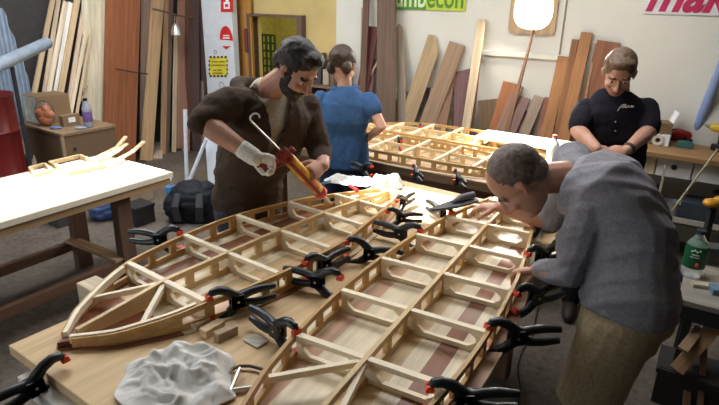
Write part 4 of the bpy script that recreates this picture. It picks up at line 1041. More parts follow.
# ---------------------------------------------------------------- things on and round the left cabinet
CK = 1.22; CB = at_z(61, 134, .72); CB.z = 0
ca = R_(55); cx_ = V((math.cos(ca), math.sin(ca), 0))
CM = frame(CB, cx_)                       # x back along the right face, y = away to the left
cab = empty('cabinet', CM, 'brown board cabinet carrying cartons and a bottle before the pale sticks', 'cabinet')
MD = plain('brown_board', (.15, .092, .048), .7, var=.08, scale=6)
cl_, cw_ = .46*CK, .66*CK
MB().box((cl_/2, cw_/2, .345), (cl_, cw_, .69)).build('carcass', MD, cab, bevel=.004)
MB().box((cl_/2, cw_/2, .705), (cl_+.02, cw_+.02, .03)).build('top', wood((.26, .17, .095), 'Y'), cab, bevel=.003)
MB().box((0, 0, .345), (.03, .03, .69)).build('corner_strip', wood((.30, .215, .13), 'Z'), cab)
MB().lathe([(.001, 0), (.018, 0), (.018, .004), (.001, .004)], 16, M=Matrix.Translation((.11, -.002, .55)) @ Matrix.Rotation(PI/2, 4, 'X')).build('finger_hole', DARK, cab)
CT = .721
def on_cab(x, y): return CM @ V((x, y, CT))
KRAFT = plain('kraft_card', (.24, .15, .08), .8, var=.06, scale=5)
q = at_z(40, 122, CT)
def carton(p, w_, d_, h_, label, face=None, flap=True, ang=0., mat=None, name='carton', group='cartons on the brown cabinet'):
    M = frame(p, Matrix.Rotation(ang, 3, 'Z') @ cx_); o = empty(name, M, label, 'box', group)
    MB().box((w_/2, d_/2, h_/2), (w_, d_, h_)).build('carton_body', mat or KRAFT, o, bevel=.003)
    if face: MB().box((-.002, d_/2, h_*.5), (.004, d_*.94, h_*.94)).build('printed_face', face, o)
    if flap:
        MB().beam((0, d_/2, h_+.002), (-.05, d_/2, h_+.06), d_*.95, .004, up=(0, 0, 1)).build('flap', mat or KRAFT, o)
    return o
PRN = plain('printed_white_card', (.62, .62, .52), .6, var=.25, scale=14)
o = carton(at_z(40, 125, CT), .34, .28, .28, 'open carton with a whitish printed side on the brown cabinet', PRN, False)
# clear bag with orange things
cbp = at_z(47, 126, CT)
bg_ = empty('clear_bag', cbp, 'clear plastic bag of orange packets before the printed carton', 'bag')
ORG = plain('orange_packet', (.75, .22, .07), .5, var=.2, scale=30)
mb = MB()
for i, (dx, dz, r) in enumerate(((0, .06, .06), (.035, .12, .055), (-.035, .13, .05), (.01, .18, .035))): mb.ell((dx, .0, dz), (r, .03, r*.9))
mb.build('packets', ORG, bg_, smooth=True)
mb = MB().ell((0, 0, .13), (.10, .06, .128)); mb.build('film', glass('clear_film', (.9, .92, .95), .12, .95), bg_, smooth=True)
o = carton(at_z(64, 127, CT), .18, .08, .11, 'small brown carton with a white label beside the bottle', None, False, 0.)
MB().box((.09, -.002, .06), (.07, .004, .05)).build('address_label', WHV, o)
bp_ = at_z(89, 127, CT)
def bottle(p, h, r, label, cap, lab_m, body, lz=(.3, .6), group=None, name='bottle', cat='bottle', fill=None):
    o = empty(name, p, label, cat, group)
    MB().lathe([(r*.9, 0), (r, .012), (r, h*.28), (r*.95, h*.30), (r, h*.32), (r, h*.62), (r*.85, h*.74), (r*.4, h*.87), (r*.36, h*.93)], 20).build('bottle_body', body, o, smooth='auto')
    MB().lathe([(r*.42, h*.92), (r*.44, h*.925), (r*.44, h*.995), (r*.38, h)], 16).build('cap', cap, o, smooth='auto')
    if lab_m: MB().lathe([(r*1.015, h*lz[0]), (r*1.02, h*(lz[0]+.01)), (r*1.02, h*(lz[1]-.01)), (r*1.015, h*lz[1])], 20).build('label_band', lab_m, o, smooth='auto')
    return o
CLEAR = glass('clear_plastic', (.93, .96, .97), .08, .9)
bottle(bp_, .29, .046, 'clear bottle with a purple label and black cap on the brown cabinet', BLACKP, plain('purple_label', (.16, .09, .25), .5, var=.5, scale=40), plain('milky_plastic', (.28, .28, .32), .2), (.2, .55))
for (x, y, c, lab) in ((55, 129, (.10, .16, .35), 'blue crumpled scrap at the front edge of the brown cabinet'), (80, 129, (.25, .3, .4), 'grey-blue scrap beneath the bottle on the brown cabinet')):
    o = MB().ell((0, 0, .012), (.05, .03, .014)).ell((.035, .01, .012), (.03, .02, .016)).build('plastic_scrap', plain('scrap_%.2f' % c[0], c, .4), smooth=True, M=Matrix.Translation(at_z(x, y, CT))); tag(o, lab, 'scrap')
# red drum at the view's edge, corrugated sheet, pipe
dp = at(-2, 160, 5.0); dp.z = 0
dr = empty('drum', dp, 'dark red metal drum beside the brown cabinet', 'drum')
MB().lathe([(.001, .0), (.22, 0), (.225, .02), (.22, .05), (.22, .38), (.23, .40), (.22, .42), (.22, .78), (.23, .80), (.22, .82), (.22, 1.1), (.228, 1.12), (.22, 1.13), (.2, 1.115), (.001, 1.115)], 28).build('drum_body', plain('dark_red_enamel', (.13, .008, .008), .4, .5), dr, smooth='auto')
MB().lathe([(.001, 1.116), (.03, 1.116), (.03, 1.13), (.001, 1.13)], 12, M=Matrix.Translation((.1, -.08, 0))).build('bung', STEEL, dr)
mb = MB(); o0 = W(UL+.12, 0, 0)
A = on_plane(-6, 60, o0, PU); B = on_plane(25, 60, o0, PU); wv = (B-A).dot(EV); nn_ = 60; rs = []
zt_ = on_plane(8, 8, o0, PU).z
for i in range(nn_+1):
    f = i/nn_; y = wv*f; pk = 1-abs(f-.42)/.58
    rs.append([(.02*math.sin(f*PI*14), y, .0), (.02*math.sin(f*PI*14), y, zt_-.9+ .9*min(1, .25+pk)), (.02*math.sin(f*PI*14)+.006, y, zt_-.9+.9*min(1, .25+pk)), (.02*math.sin(f*PI*14)+.006, y, .0)])
mb.rings(rs); tag(mb.build('corrugated_sheet', plain('bluish_zinc', (.36, .43, .52), .45, .5, .3, var=.1), smooth='auto', M=frame(V((A.x, A.y, .0)), PU)), 'pointed blue-grey corrugated sheet standing on the dark wall', 'sheet')
p_a, p_b = at(-14, 71, 4.6), at(47, 43, 5.6)
pp = empty('pipe', frame(p_a, p_b-p_a), 'fat grey plastic pipe sloping in front of the corrugated sheet', 'pipe')
Lp = (p_b-p_a).length
MB().lathe([(.05, 0), (.055, 0), (.055, Lp), (.05, Lp), (.049, .01)], 20, M=Matrix.Rotation(PI/2, 4, 'Y')).build('pipe_body', plain('grey_pvc', (.21, .25, .30), .4), pp, smooth='auto')
rk = empty('pipe_stand', V((p_a.x+.3, p_a.y+.35, 0)), 'dark upright stand under the sloping grey pipe', 'stand')
q_ = p_a.lerp(p_b, .36); rk.location = (q_.x, q_.y, 0); MB().box((0, 0, (q_.z-.06)/2), (.025, .025, q_.z-.06)).build('post', DARK, rk); MB().box((0, 0, .02), (.3, .3, .04)).build('foot', DARK, rk)
# frame pieces and sticks on the sunlit table
def lt_p(x, y): return at_z(x, y, LZ+.001)
def flatframe(pts, w_, h_, lab, mat=CREAM, name='frame_piece', closed=True):
    P = [lt_p(*p) for p in pts]; c = sum(P, V((0, 0, 0)))/len(P); mb = MB()
    for a, b in zip(P, P[1:]+([P[0]] if closed else [])): mb.beam(a-c+V((0, 0, h_/2)), b-c+V((0, 0, h_/2)), w_, h_)
    o = mb.build(name, mat, M=Matrix.Translation(c), bevel=.002); return tag(o, lab, 'timber part', 'board parts on the sunlit table')
HON = wood((.62, .46, .26), 'X', .6, .8)
flatframe([(50, 165), (80, 158), (105, 168), (72, 175)], .022, .03, 'rectangular timber frame lying on the sunlit table', HON)
flatframe([(30, 170), (45, 166), (52, 172), (36, 177)], .02, .025, 'small timber frame near the rectangular one on the sunlit table', HON)
for pts, lab in (([(95, 163), (112, 157), (122, 146), (126, 142)], 'curved timber strip rising at the far edge of the sunlit table'),
                 ([(95, 170), (115, 165), (132, 157), (144, 147)], 'longest curved timber strip sweeping over the sunlit table corner'),
                 ([(98, 160), (116, 151), (127, 148), (118, 156), (101, 166)], 'bent timber hoop between the two curved strips')):
    P = [lt_p(*p)+V((0, 0, .02+.03*i/len(pts))) for i, p in enumerate(pts)]; c = P[0].copy(); c.z = LZ
    mb = MB().tube([p-c for p in P], .012, 8, flat=1.6); tag(mb.build('curved_strip', wood((.64, .5, .3), 'X'), M=Matrix.Translation(c), smooth='auto'), lab, 'timber part', 'board parts on the sunlit table')
for a, b, lab in (((120, 179), (152, 171), 'longer dark thin strip on the sunlit table'), ((122, 174), (140, 168), 'shorter dark thin strip on the sunlit table')):
    P, Q = lt_p(*a), lt_p(*b); c = (P+Q)/2
    tag(MB().beam(P-c+V((0, 0, .004)), Q-c+V((0, 0, .004)), .012, .006).build('thin_strip', wood((.36, .28, .2), 'X'), M=Matrix.Translation(c)), lab, 'timber part', 'board parts on the sunlit table')

# on the floor between the tables
bag = at_z(193, 222, 0)
bo = empty('black_bag', bag, 'bulky black bag on the floor behind the board nose', 'bag')
mb = MB(); mb.ell((0, .08, .19), (.24, .19, .2)); mb.ell((-.14, .04, .14), (.13, .15, .15)); mb.ell((.13, .05, .2), (.12, .14, .19)); mb.box((0, .08, .05), (.4, .28, .1))
bb = remesh(mb, 'bag_body', cloth('black_nylon', (.016, .017, .022), 90, .6, .5, 8), bo, .02, 4, disp=folds(.015, 9.), local=True)
for s_ in (-.1, .1): MB().tube([(s_, -.06, .30), (s_*1.1, -.14, .2), (s_, -.12, .06)], .016, 8, flat=2.2).build('bag_strap', plain('strap_web', (.03, .03, .035), .7), bo)
bottle(at_z(172, 204, 0), .27, .045, 'water bottle with a bright blue label beside the black bag', WHV, plain('blue_label', (.03, .22, .55), .4), CLEAR, (.35, .7))
bbp = at_z(103, 219, 0); mb = MB().ell((0, 0, .12), (.13, .11, .13)).ell((.07, .02, .09), (.1, .09, .09)).tube([(0, 0, .2), (.01, 0, .28), (.04, 0, .31)], [.05, .03, .05], 8)
bo = empty('blue_bag', bbp, 'blue plastic bag on the floor under the sunlit table', 'bag'); remesh(mb, 'bag_body', plain('blue_film', (.06, .10, .24), .4, var=.3, scale=20), bo, .015, 2, disp=folds(.02, 14.), local=True)
for (x, y, c, lab, s3) in ((66, 222, (.05, .05, .05), 'dark carton under the sunlit table', (.24, .2, .16)), (140, 222, (.02, .018, .02), 'small dark crate on the floor beside the table leg', (.2, .2, .18)), (137, 200, (.3, .22, .15), 'brown offcut box on the floor near the water bottle', (.26, .2, .2))):
    o = MB().box((0, 0, s3[2]/2), s3).box((0, 0, s3[2]-.01), (s3[0]+.015, s3[1]+.015, .03)).build('floor_carton', plain('floorbox_%.2f' % c[0], c), M=frame(at_z(x, y, 0.001), cx_), bevel=.004); tag(o, lab, 'box')
for a, b, r, lab in (((185, 110), (187, 186), .022, 'upright white plastic tube before the dark timber'), ((206, 140), (184, 194), .02, 'white plastic tube slanting across the upright one')):
    B = at_z(b[0], b[1], .0); T = at(a[0], a[1], B.y+.05); d = (T-B).normalized()
    o = empty('plastic_tube', zframe(B+V((0, 0, .004)), d), lab, 'tube', 'white tubes behind the black bag'); L = (T-B).length
    MB().lathe([(r*.8, 0), (r, 0), (r, L), (r*.8, L), (r*.8, .01)], 14).build('tube_body', plain('white_pvc', (.62, .66, .72), .4), o, smooth='auto')
for xa, xb, yt, yb, lab in ((203, 214, 145, 192, 'whitish sheet leaning behind the forearm of the bearded man'), (216, 224, 150, 192, 'narrower whitish sheet next to the leaning one')):
    B0, B1 = at_z(xa+6, yb, 0), at_z(xb+6, yb, 0); T0 = at(xa, yt-30, B0.y+.15); 
    d = (T0-B0).normalized(); L = (T0-B0).length
    o = MB().box((0, 0, L/2), ((B1-B0).length, .015, L)).build('white_sheet', plain('whitish_board', (.58, .62, .68), .5, var=.05), M=zframe((B0+B1)/2+V((0, 0, .006)), d, (B1-B0).normalized()), bevel=.003); tag(o, lab, 'sheet', 'whitish sheets behind the bearded man')
# ---------------------------------------------------------------- side bench with drawers
BV0, BV1, BTZ = 4.93, 5.44, .90
sb = empty('drawer_bench', frame(W(-.75, BV0), PU), 'long side bench with whitish drawer fronts under a cluttered brown top', 'bench')
SBL = 2.3
MB().box((SBL/2, .255, BTZ-.02), (SBL, .53, .04)).build('benchtop', wood((.30, .17, .07), 'X'), sb, bevel=.004)
MB().box((SBL/2, .30, BTZ-.13), (SBL-.06, .40, .16)).build('drawer_case', plain('dull_white', (.50, .50, .47), .6), sb)
for x in (.04, 1.2, SBL-.04):
    for y in (.04, .47): MB().box((x, y, (BTZ-.04)/2), (.05, .05, BTZ-.04)).build('leg', wood((.2, .14, .09), 'Z'), sb)
MB().box((SBL/2, .255, .34), (SBL-.12, .44, .03)).build('lower_shelf', wood((.16, .11, .07), 'X'), sb)
MB().box((SBL/2, .03, .37), (SBL-.12, .02, .04)).build('shelf_lip', plain('pale_lip', (.45, .42, .36)), sb)
dv = W(0, BV0-.004)
def bench_x(px, py): return on_plane(px, py, dv, EV).dot(PU)+.75
xs = [bench_x(656.5, 160), bench_x(694, 165), bench_x(694, 165)+.52, bench_x(694, 165)+1.02]
DRW = plain('drawer_white', (.56, .56, .52), .55, var=.06)
for i, (a, b) in enumerate(zip(xs, xs[1:])):
    dr_ = MB().box(((a+b)/2, .085, BTZ-.125), (b-a-.012, .03, .15)).build('drawer', DRW, sb, bevel=.003)
    MB().lathe([(.001, -.006), (.022, -.006), (.022, .002), (.001, .002)], 16, M=Matrix.Translation(((a+b)/2-.0, .068, BTZ-.115)) @ Matrix.Rotation(PI/2, 4, 'X')).build('finger_hole', DARK, dr_)
for x in (bench_x(640, 158), bench_x(645.5, 158), bench_x(650, 158), bench_x(654, 158)):
    MB().box((x, .083, BTZ-.125), (.03, .02, .15)).build('front_slat', wood((.52, .44, .28), 'Z'), sb)
def bench_at(px, py): return at_z(px, py, BTZ+.001)
# clutter on the bench
GBN = 'clutter on the drawer bench'
def put(name, p, mb, mat, label, cat, ang=0., smooth='auto', group=GBN, bevel=.003):
    return tag(mb.build(name, mat, M=frame(p, Matrix.Rotation(ang, 3, 'Z') @ PU), smooth=smooth, bevel=bevel), label, cat, group)
bxm = frame(bench_at(654, 142), Matrix.Rotation(.3, 3, 'Z') @ PU)
o = empty('open_carton', bxm, 'open brown carton with one white flap beside the elbow of the man in black', 'box', GBN)
MB().box((0, .0, .09), (.2, .16, .18)).build('carton_body', plain('dark_kraft', (.22, .14, .07), .8), o, bevel=.003)
MB().beam((.1, 0, .18), (.13, 0, .27), .15, .005, up=(1, 0, 0)).build('flap', WHV, o); MB().beam((-.1, 0, .18), (-.03, 0, .235), .15, .005, up=(1, 0, 0)).build('flap', plain('dark_kraft', (.22, .14, .07)), o)
tr = empty('tape_roll', frame(bench_at(657, 145), PU), 'white tape roll lying at the front of the drawer bench', 'tape', GBN)
M_ = Matrix.Translation((0, 0, .046)) @ Matrix.Rotation(PI/2, 4, 'X')
mb = MB().rings([[M_ @ V((r*math.cos(2*PI*j/20), r*math.sin(2*PI*j/20), z)) for j in range(20)] for r, z in ((.02, -.025), (.045, -.025), (.045, .025), (.02, .025))], closed=True); mb.build('roll', plain('creamy_tape', (.62, .58, .5), .5), tr, smooth='auto')
put('white_carton', bench_at(664.5, 145.5), MB().box((0, 0, .045), (.06, .06, .09)), WHV, 'small white block standing next to the tape roll', 'box')
put('planer', bench_at(672, 139), MB().box((0, 0, .05), (.16, .1, .1)).tube([(-.06, 0, .1), (-.03, 0, .16), (.04, 0, .16), (.06, 0, .1)], .018, 8).ell((.07, 0, .09), (.03, .03, .03)), BLACKP, 'black power tool with a grip behind the red one', 'tool')
rd = empty('power_tool', frame(bench_at(682, 141), Matrix.Rotation(.4, 3, 'Z') @ PU), 'red power tool lying at the foot of the blue pipe', 'tool', GBN)
MB().tube([(-.1, 0, .05), (-.06, 0, .055), (.04, 0, .055), (.09, 0, .05)], [.03, .045, .045, .025], 12).build('motor_body', plain('tool_red', (.45, .02, .02), .35, .5), rd, smooth='auto')
MB().tube([(.0, 0, .05), (.02, -.05, .03), (.03, -.1, .025)], .018, 8).build('handle', BLACKP, rd, smooth='auto'); MB().lathe([(.001, .09), (.015, .09), (.012, .14), (.004, .15)], 12, M=Matrix.Translation((0, 0, .05)) @ Matrix.Rotation(PI/2, 4, 'Y')).build('chuck', STEEL, rd, smooth='auto')
put('black_case', bench_at(707, 141), MB().box((0, 0, .07), (.16, .12, .14)).box((0, -.075, .1), (.05, .01, .03)), plain('case_black', (.03, .03, .035), .5), 'black tool case between the blue pipe and the yellow drill', 'case')
put('teal_box', bench_at(684, 147), MB().box((0, 0, .02), (.12, .07, .04)).box((0, 0, .043), (.1, .05, .01)), plain('teal', (.04, .13, .12), .5), 'flat teal box at the bench edge in front of the red power tool', 'box')
put('paint_tin', bench_at(694, 137), MB().lathe([(.05, 0), (.05, .1), (.053, .105), (.045, .1)], 18), plain('tin_dark', (.08, .07, .07), .4), 'dark round tin behind the blue pipe foot', 'tin')
yd = empty('drill', frame(bench_at(715, 150), Matrix.Rotation(2.4, 3, 'Z') @ PU), 'yellow cordless drill standing at the edge of the drawer bench', 'drill', GBN)
YD = plain('tool_yellow', (.55, .36, .03), .4)
MB().tube([(-.06, 0, .17), (-.03, 0, .175), (.06, 0, .175), (.08, 0, .175)], [.022, .034, .034, .026], 12).build('motor_body', YD, yd, smooth='auto')
MB().tube([(-.02, 0, .16), (-.03, 0, .10), (-.035, 0, .05)], [.022, .02, .022], 10).build('grip', BLACKP, yd, smooth='auto')
MB().box((-.03, 0, .027), (.10, .07, .054)).build('battery', BLACKP, yd, bevel=.006); MB().lathe([(.001, .08), (.02, .08), (.014, .12), (.003, .16)], 12, M=Matrix.Translation((0, 0, .175)) @ Matrix.Rotation(PI/2, 4, 'Y')).build('chuck', STEEL, yd, smooth='auto')
# blue pipe leaning against the wall from the bench
A, B = bench_at(692, 141), on_plane(724, 62, W(0, VB-.16), EV); d = (B-A); L = d.length*1.0; d.normalized()
o = empty('blue_pipe', zframe(A+V((0, 0, .02)), d), 'fat pale blue pipe leaning from the drawer bench to the wall', 'pipe')
MB().lathe([(.034, 0), (.038, 0), (.038, L), (.034, L), (.033, .02)], 18).build('pipe_body', plain('pale_blue_pvc', (.30, .40, .66), .4), o, smooth='auto')
for a, b, lab in (((665, 168), (655, 213), 'upright thin pale stick leaning on the drawer fronts'), ((716, 152), (664, 222), 'long thin pale stick slanting across the drawer fronts')):
    T = on_plane(*a, W(0, BV0-.015), EV); Bq = on_plane(*b, W(0, BV0-.2), EV); d = (T-Bq).normalized(); b0 = Bq-d*(Bq.z/d.z)
    tag(MB().box((0, 0, ((T-b0).length+.02)/2), (.012, .012, (T-b0).length+.02)).build('stick', wood((.42, .36, .26), 'Z'), M=zframe(b0+V((0, 0, .004)), d)), lab, 'timber', 'thin sticks at the drawer bench')
# below the bench
sp = lambda x, v, z=.356: W(x-.75, BV0+v, z)
o = empty('white_tub', frame(sp(bench_x(669, 190)+.05, .16), PU), 'whitish tub on the shelf below the drawers', 'tub', 'things below the drawers'); MB().lathe([(.06, 0), (.075, .12), (.08, .125), (.072, .12), (.06, .01)], 20).build('tub_body', plain('dull_tub', (.4, .42, .42), .5), o, smooth='auto')
for x, s3, c, lab in ((bench_x(640, 190), (.16, .2, .14), (.16, .04, .02), 'dark red box on the shelf behind the grey-topped back'), (bench_x(650, 192), (.12, .2, .2), (.03, .03, .03), 'black box on the shelf next to the dark red box'), (bench_x(684, 190)+.1, (.2, .2, .16), (.04, .05, .06), 'dark blue-grey case on the shelf past the whitish tub'), (bench_x(705, 190)+.15, (.18, .2, .24), (.03, .028, .025), 'tall dark case at the far part of the shelf below the drawers')):
    put('storage_box', sp(x, .18), MB().box((0, 0, s3[2]/2), s3).box((0, 0, s3[2]), (s3[0]*.9, s3[1]*.9, .02)), plain('sbox_%.3f_%.3f' % c[:2], c, .5), lab, 'box', group='things below the drawers')

# ---------------------------------------------------------------- near stool-bench with the labelled bottle
NZ = .60; N0 = at_z(679, 299, NZ); nb_ = empty('low_bench', frame(V((N0.x, N0.y, 0)), PU), 'low dark-edged bench holding the green-labelled bottle', 'bench')
MB().box((.6, .27, NZ-.015), (1.2, .54, .03)).build('benchtop', wood((.30, .27, .22), 'X', .7, .6), nb_, bevel=.003)
MB().box((.6, .02, NZ-.07), (1.2, .04, .08)).build('front_rail', plain('dark_metal', (.02, .021, .025), .5), nb_); MB().box((.6, .5, NZ-.07), (1.2, .04, .08)).build('rear_rail', plain('dark_metal', (.02, .021, .025), .5), nb_)
for x in (.06, 1.14):
    for y in (.03, .5): MB().box((x, y, (NZ-.03)/2), (.04, .04, NZ-.03)).build('leg', plain('dark_metal', (.02, .021, .025), .5), nb_)
gbp = at_z(691, 274, NZ+.002)
bo = bottle(gbp, .265, .056, 'clear bottle with a green label and dark cap on the low bench', plain('dark_cap', (.02, .025, .03), .5), plain('green_label', (.008, .09, .035), .45), glass('clear_bottle', (.86, .93, .95), .06, .85), (.2, .68))
# plain pale marks and a red spot on the label
mb = MB(); vdir = (V((0, 0, 0))-V((gbp.x, gbp.y, 0))).normalized()
va = math.atan2(vdir.y, vdir.x)
def lab_pt(a, z, r=.0585): return V((r*math.cos(va+a), r*math.sin(va+a), z))
for i in range(4): mb.tube([lab_pt(-.42+i*.22, .158), lab_pt(-.34+i*.22, .158+.012*((i % 2)*2-1)*.6), lab_pt(-.28+i*.22, .158)], .0045, 6, flat=.4)
mb.tube([lab_pt(-.3+.6*i/5, .136) for i in range(6)], .003, 6, flat=.4); mb.tube([lab_pt(-.4+.8*i/5, .122) for i in range(6)], .002, 6, flat=.4)
mb.build('label_marks', plain('pale_print', (.6, .75, .6), .5), bo)
MB().ell(lab_pt(.25, .08, .0575), (.006, .015, .014)).build('red_spot', RED, bo, smooth=True)
for (x, y, s3, c, lab, nm) in ((704, 287, (.12, .05, .02), (.45, .40, .3), 'pale offcut on the low bench before the bottle', 'offcut'), (715, 292, (.05, .08, .03), (.12, .2, .28), 'blue-grey block at the low bench edge', 'offcut'), (715, 262, (.12, .1, .1), (.06, .06, .06), 'dark box behind the green-labelled bottle', 'box')):
    tag(MB().box((0, 0, s3[2]/2), s3).build(nm, plain('off_%.2f' % c[0], c), M=frame(at_z(x, y, NZ+.002), Matrix.Rotation(.3, 3, 'Z') @ PU), bevel=.002), lab, 'offcut' if nm == 'offcut' else 'box')
# timber under it
GU = 'offcuts beneath the low bench'; CRZ = []
for (a, b, wd, col, lab) in (((716, 326), (676, 372), .07, (.33, .19, .09), 'wide brown offcut slanting beneath the low bench'), ((700, 330), (682, 352), .05, (.26, .16, .09), 'duller offcut above the wide slanting one'),
                             ((690, 350), (686, 404), .035, (.20, .12, .06), 'upright brown stick under the low bench'), ((704, 350), (700, 404), .03, (.16, .09, .05), 'second upright stick under the low bench, further under')):
    T = on_plane(*a, V((N0.x, N0.y, 0))+EV*.06, EV); Bq = on_plane(*b, V((N0.x, N0.y, 0))+EV*-.08, EV)
    if T.z > NZ-.12: T.z = NZ-.12
    d = (T-Bq).normalized(); low = b[1] > 400; b0 = Bq-d*(Bq.z/d.z) if low else Bq; L = (T-b0).length
    if not low: CRZ.append(Bq)
    tag(MB().box((0, 0, L/2), (wd, .022, L)).build('offcut', wood(col, 'Z'), M=zframe(b0+V((0, 0, .01)), d, PU), bevel=.002), lab, 'offcut', GU)
q = CRZ[0]; cz_ = min(c.z for c in CRZ)-.01
tag(MB().box((.12, .14, cz_/2), (.4, .24, cz_)).box((.12, .14, cz_-.02), (.42, .26, .03)).build('crate', plain('dark_crate', (.022, .02, .018), .7), M=frame(V((q.x, q.y, 0.001)), PU), bevel=.004), 'dark crate carrying offcuts beneath the low bench', 'crate')
op = at(714, 203, 3.9)
o = empty('orange_tool', V((op.x, op.y, 0)), 'orange-yellow tool hanging on a dark stand past the bottle', 'tool'); MB().box((0, 0, (op.z-.04)/2), (.04, .04, op.z-.04)).box((0, 0, .015), (.25, .25, .03)).build('stand_post', DARK, o)
MB().ell((-.02, 0, op.z), (.06, .05, .035)).ell((.03, 0, op.z+.015), (.04, .04, .04)).tube([(0, 0, op.z), (.06, 0, op.z+.05), (.09, 0, op.z+.1)], [.02, .02, .015], 8).build('tool_body', plain('orange_yellow', (.55, .25, .02), .4), o, smooth=True)

def smooth_path(P, n_=6):
    out = []
    for i in range(len(P)-1):
        p0, p1, p2, p3 = P[max(i-1, 0)], P[i], P[i+1], P[min(i+2, len(P)-1)]
        for k in range(n_):
            t_ = k/n_; out.append(.5*((2*p1)+(p2-p0)*t_+(2*p0-5*p1+4*p2-p3)*t_*t_+(3*p1-p0-3*p2+p3)*t_**3))
    return out+[P[-1]]
# ---------------------------------------------------------------- bottle on the rear bench
wbp = at_z(551, 164, BZ+.002)
bottle(wbp, .22, .042, 'whitish bottle with a pink cap in the sun on the rear bench', plain('pink_cap', (.6, .12, .10), .5), plain('pale_label', (.70, .76, .82), .5), plain('white_bottle', (.75, .78, .8), .35, var=.03), (.3, .6))
tag(MB().ell((0, 0, .025), (.05, .035, .026)).ell((.03, .01, .04), (.03, .025, .02)).build('dark_sander', DARK, smooth=True, M=Matrix.Translation(at_z(527, 152, BZ+.002))), 'small dark rounded tool in the sunlight on the rear bench', 'tool')
tag(MB().box((.37, .17, .006), (.74, .34, .012)).build('glare_sheet', wood((.84, .76, .62), 'X', .35, .9), M=frame(W(-1.56, 4.17, BZ+.094), PU), bevel=.002), 'added pale plywood sheet imitating window glare over the tail of the far rear board frame', 'sheet')  # added sheet: catches the sun to stand in for window glare
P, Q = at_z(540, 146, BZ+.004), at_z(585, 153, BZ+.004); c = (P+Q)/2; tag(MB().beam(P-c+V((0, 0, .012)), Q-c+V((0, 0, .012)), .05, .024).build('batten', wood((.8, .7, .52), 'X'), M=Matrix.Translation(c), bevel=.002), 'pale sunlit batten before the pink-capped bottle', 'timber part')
# ---------------------------------------------------------------- on the main table
def crumple(name, c, rx, ry, hgt, label, cat, mat, seed, n_=96, rot=0., sc=7., parts=()):
    vs, fs = [], []
    so_ = V((seed*3.1, seed*1.3, seed))
    for i in range(n_+1):
        for j in range(n_+1):
            x, y = -1+2*i/n_, -1+2*j/n_
            a = math.atan2(y, x); m_ = max(abs(x), abs(y)); sq_ = m_/max(1e-6, math.hypot(x, y)) if m_ else 1
            k = (.55+.45*sq_)*(1+.22*noise.noise(V((math.cos(a)*1.6, math.sin(a)*1.6, seed))))
            px_, py_ = x*rx*k, y*ry*k
            q = V((px_, py_, 0))*sc
            warp = V((noise.noise(q*.8+so_), noise.noise(q*.8+so_+V((9, 0, 0))), 0))*.9
            r1 = 1-abs(noise.noise(q+warp+so_)); r2 = 1-abs(noise.noise(q*2.1+warp*2+so_+V((4, 4, 1))))
            edge = min(1, (1-m_)*3.2)
            r3 = 1-abs(noise.noise(q*3.7+warp*3+so_+V((1, 8, 2))))
            h = hgt*edge*(max(0, r1**1.5*.62+noise.noise(q*.40+so_)*.8)+.20*r2**2+.07*r3**2) + .004+.010*(1-edge)*abs(noise.noise(q*1.7))
            vs.append((px_+warp.x*.012, py_+warp.y*.012, h))
    for i in range(n_):
        for j in range(n_):
            a = i*(n_+1)+j; fs.append((a, a+n_+1, a+n_+2, a+1))
    me = bpy.data.meshes.new(name); me.from_pydata(vs, [], fs); me.materials.append(mat); me.polygons.foreach_set('use_smooth', [True]*len(me.polygons))
    o = bpy.data.objects.new(name, me); COL.objects.link(o); o.matrix_world = Matrix.Translation(c) @ Matrix.Rotation(rot, 4, 'Z')
    s_ = o.modifiers.new('thick', 'SOLIDIFY'); s_.thickness = .003; s_.offset = 1
    return tag(o, label, cat)
RAG = plain('stained_white_cloth', (.66, .64, .60), .9, .15, var=.2, scale=14)
crumple('rag', at_z(180, 382, TZ+.001),   .155, .155, .062, 'crumpled white stained rag on the plywood tabletop between the boards', 'rag', RAG, 2.3, rot=R_(25), sc=9.)
crumple('paper_wad', at_z(350, 182, TZ+.001), .16, .085, .04, 'crumpled white paper past the tail of the bare-nosed board', 'paper', plain('white_paper', (.46, .45, .42), .8, .2, var=.1), 5.1, n_=48, rot=R_(-20), sc=9.)
crumple('plastic_bag', at_z(386, 186, TZ+.001), .10, .075, .075, 'crumpled greyish plastic bag at the far end of the main table', 'bag', plain('grey_film', (.48, .50, .48), .3, .5, var=.08), 8.4, n_=40, sc=12.)
crumple('white_cloth', at_z(541, 222, TZ+.001), .085, .13, .05, "small white cloth under the chest of the bald man", 'rag', plain('white_paper', (.68, .68, .64)), 6.6, n_=36, sc=12.)
# screwdrivers and other tools
def stickthing(name, a, b, z, r, mats, label, cat, frac=.4, hr=.011):
    P, Q = at_z(*a, z), at_z(*b, z); L = (Q-P).length; o = empty(name, frame(P, Q-P), label, cat)
    R9 = Matrix.Rotation(PI/2, 4, 'Y')
    MB().lathe([(.004, 0), (hr, .006), (hr*.8, L*frac*.5), (hr, L*frac*.9), (hr*.5, L*frac)], 12, M=R9).build('handle', mats[0], o, smooth='auto')
    MB().lathe([(r, L*frac*.98), (r, L*.97), (r*.5, L)], 8, M=R9).build('blade', mats[1], o, smooth='auto'); return o
stickthing('screwdriver', (358, 191), (340, 179), TZ+.075, .003, (plain('tool_red', (.45, .02, .02)), STEEL), 'red-handled screwdriver lying on the crumpled paper', 'screwdriver', .45)
stickthing('glue_brush', (331, 181), (313, 187), TZ+.14, .004, (plain('tool_blue', (.03, .09, .2), .4), WHITE), 'small blue-handled brush beside the sealant gun tip', 'brush', .6, .008)
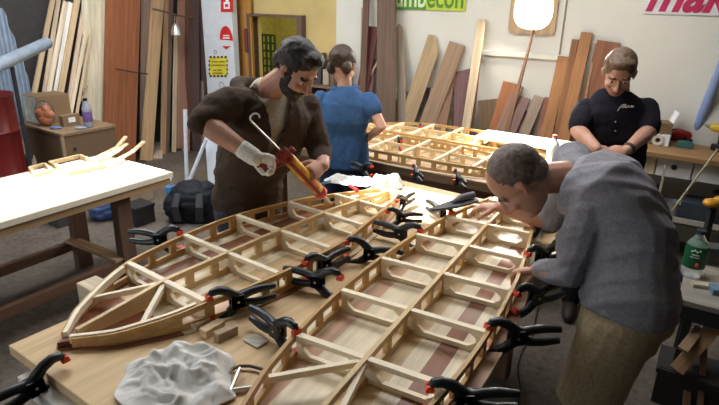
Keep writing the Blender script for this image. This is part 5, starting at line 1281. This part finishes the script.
# scraper in the far hand of the bald man
P, Q = at_z(431, 211, 1.045), at_z(474, 200, 1.07); o = empty('scraper', frame(P, Q-P, (0, 0, 1)), 'dark grey flat scraper held by the bald man over the board', 'scraper'); L = (Q-P).length
MB().prism([(0, -.01), (L*.5, -.045), (L, -.04), (L*1.05, .0), (L, .04), (L*.5, .035), (0, .012)], 0, .012).build('blade', plain('dark_grey_rubber', (.07, .075, .08), .5), o, bevel=.002)
MB().tube([(L*.5, 0, .014), (L*.7, 0, .03), (L*1.0, 0, .03)], [.014, .018, .016], 10).build('grip', plain('grey_grip', (.12, .12, .13), .5), o, smooth='auto')
# bent steel tool and rod by the rag
pts = [at_z(x, y, TZ+.012) for x, y in ((229, 374), (232, 369), (240, 366), (250, 366), (262, 369), (270, 374))]; c = pts[0].copy(); c.z = TZ
o = empty('bent_hook', Matrix.Translation(c), 'bent dark steel hook beside the white rag', 'hook'); MB().tube([p-c for p in pts], .005, 8).build('hook_rod', plain('brown_steel', (.10, .07, .05), .4, .5, .6), o, smooth='auto')
P, Q = at_z(240, 369, TZ+.02), at_z(229, 396, TZ+.01); tag(MB().beam(P-P, Q-P, .006, .018).build('steel_strip', STEEL, M=Matrix.Translation(P), bevel=.001), 'thin steel strip between the rag and the bent hook', 'strip')
P, Q = at_z(230, 391, TZ+.01), at_z(256, 387, TZ+.01); tag(MB().tube([V((0, 0, 0)), Q-P], .008, 10).build('steel_rod', plain('bright_rod', (.6, .6, .58), .3, .5, .6), M=Matrix.Translation(P), smooth='auto'), 'short bright rod lying under the bent hook', 'rod')
for i, (a, b, w_, h_, col, lab) in enumerate((((193, 331), (208, 322), .03, .022, (.62, .46, .28), 'short offcut strip beside the bare-nosed board'), ((203, 338), (222, 327), .035, .03, (.58, .42, .24), 'second offcut strip next to the short one'), ((216, 341), (236, 332), .03, .03, (.42, .30, .2), 'darker offcut block before the clamp'), ((250, 345), (262, 338), .07, .006, (.62, .58, .48), 'pale thin scrap of veneer on the tabletop'))):
    P, Q = at_z(*a, TZ+.001), at_z(*b, TZ+.001); c = (P+Q)/2; tag(MB().beam(P-c+V((0, 0, h_/2)), Q-c+V((0, 0, h_/2)), w_, h_).build('offcut', wood(col, 'X'), M=Matrix.Translation(c), bevel=.002), lab, 'offcut', 'offcuts on the plywood tabletop')
P = at_z(430, 258, TZ); 
# cable on the floor
pts = smooth_path([at_z(x, y, .008) for x, y in ((540, 300), (536, 318), (533, 335), (523, 350), (518, 368), (520, 390), (516, 420))])
tag(MB().tube(pts, .006, 6).build('cable', BLACKP, smooth=True), 'thin black cable snaking over the dark floor by the shorts', 'cable')
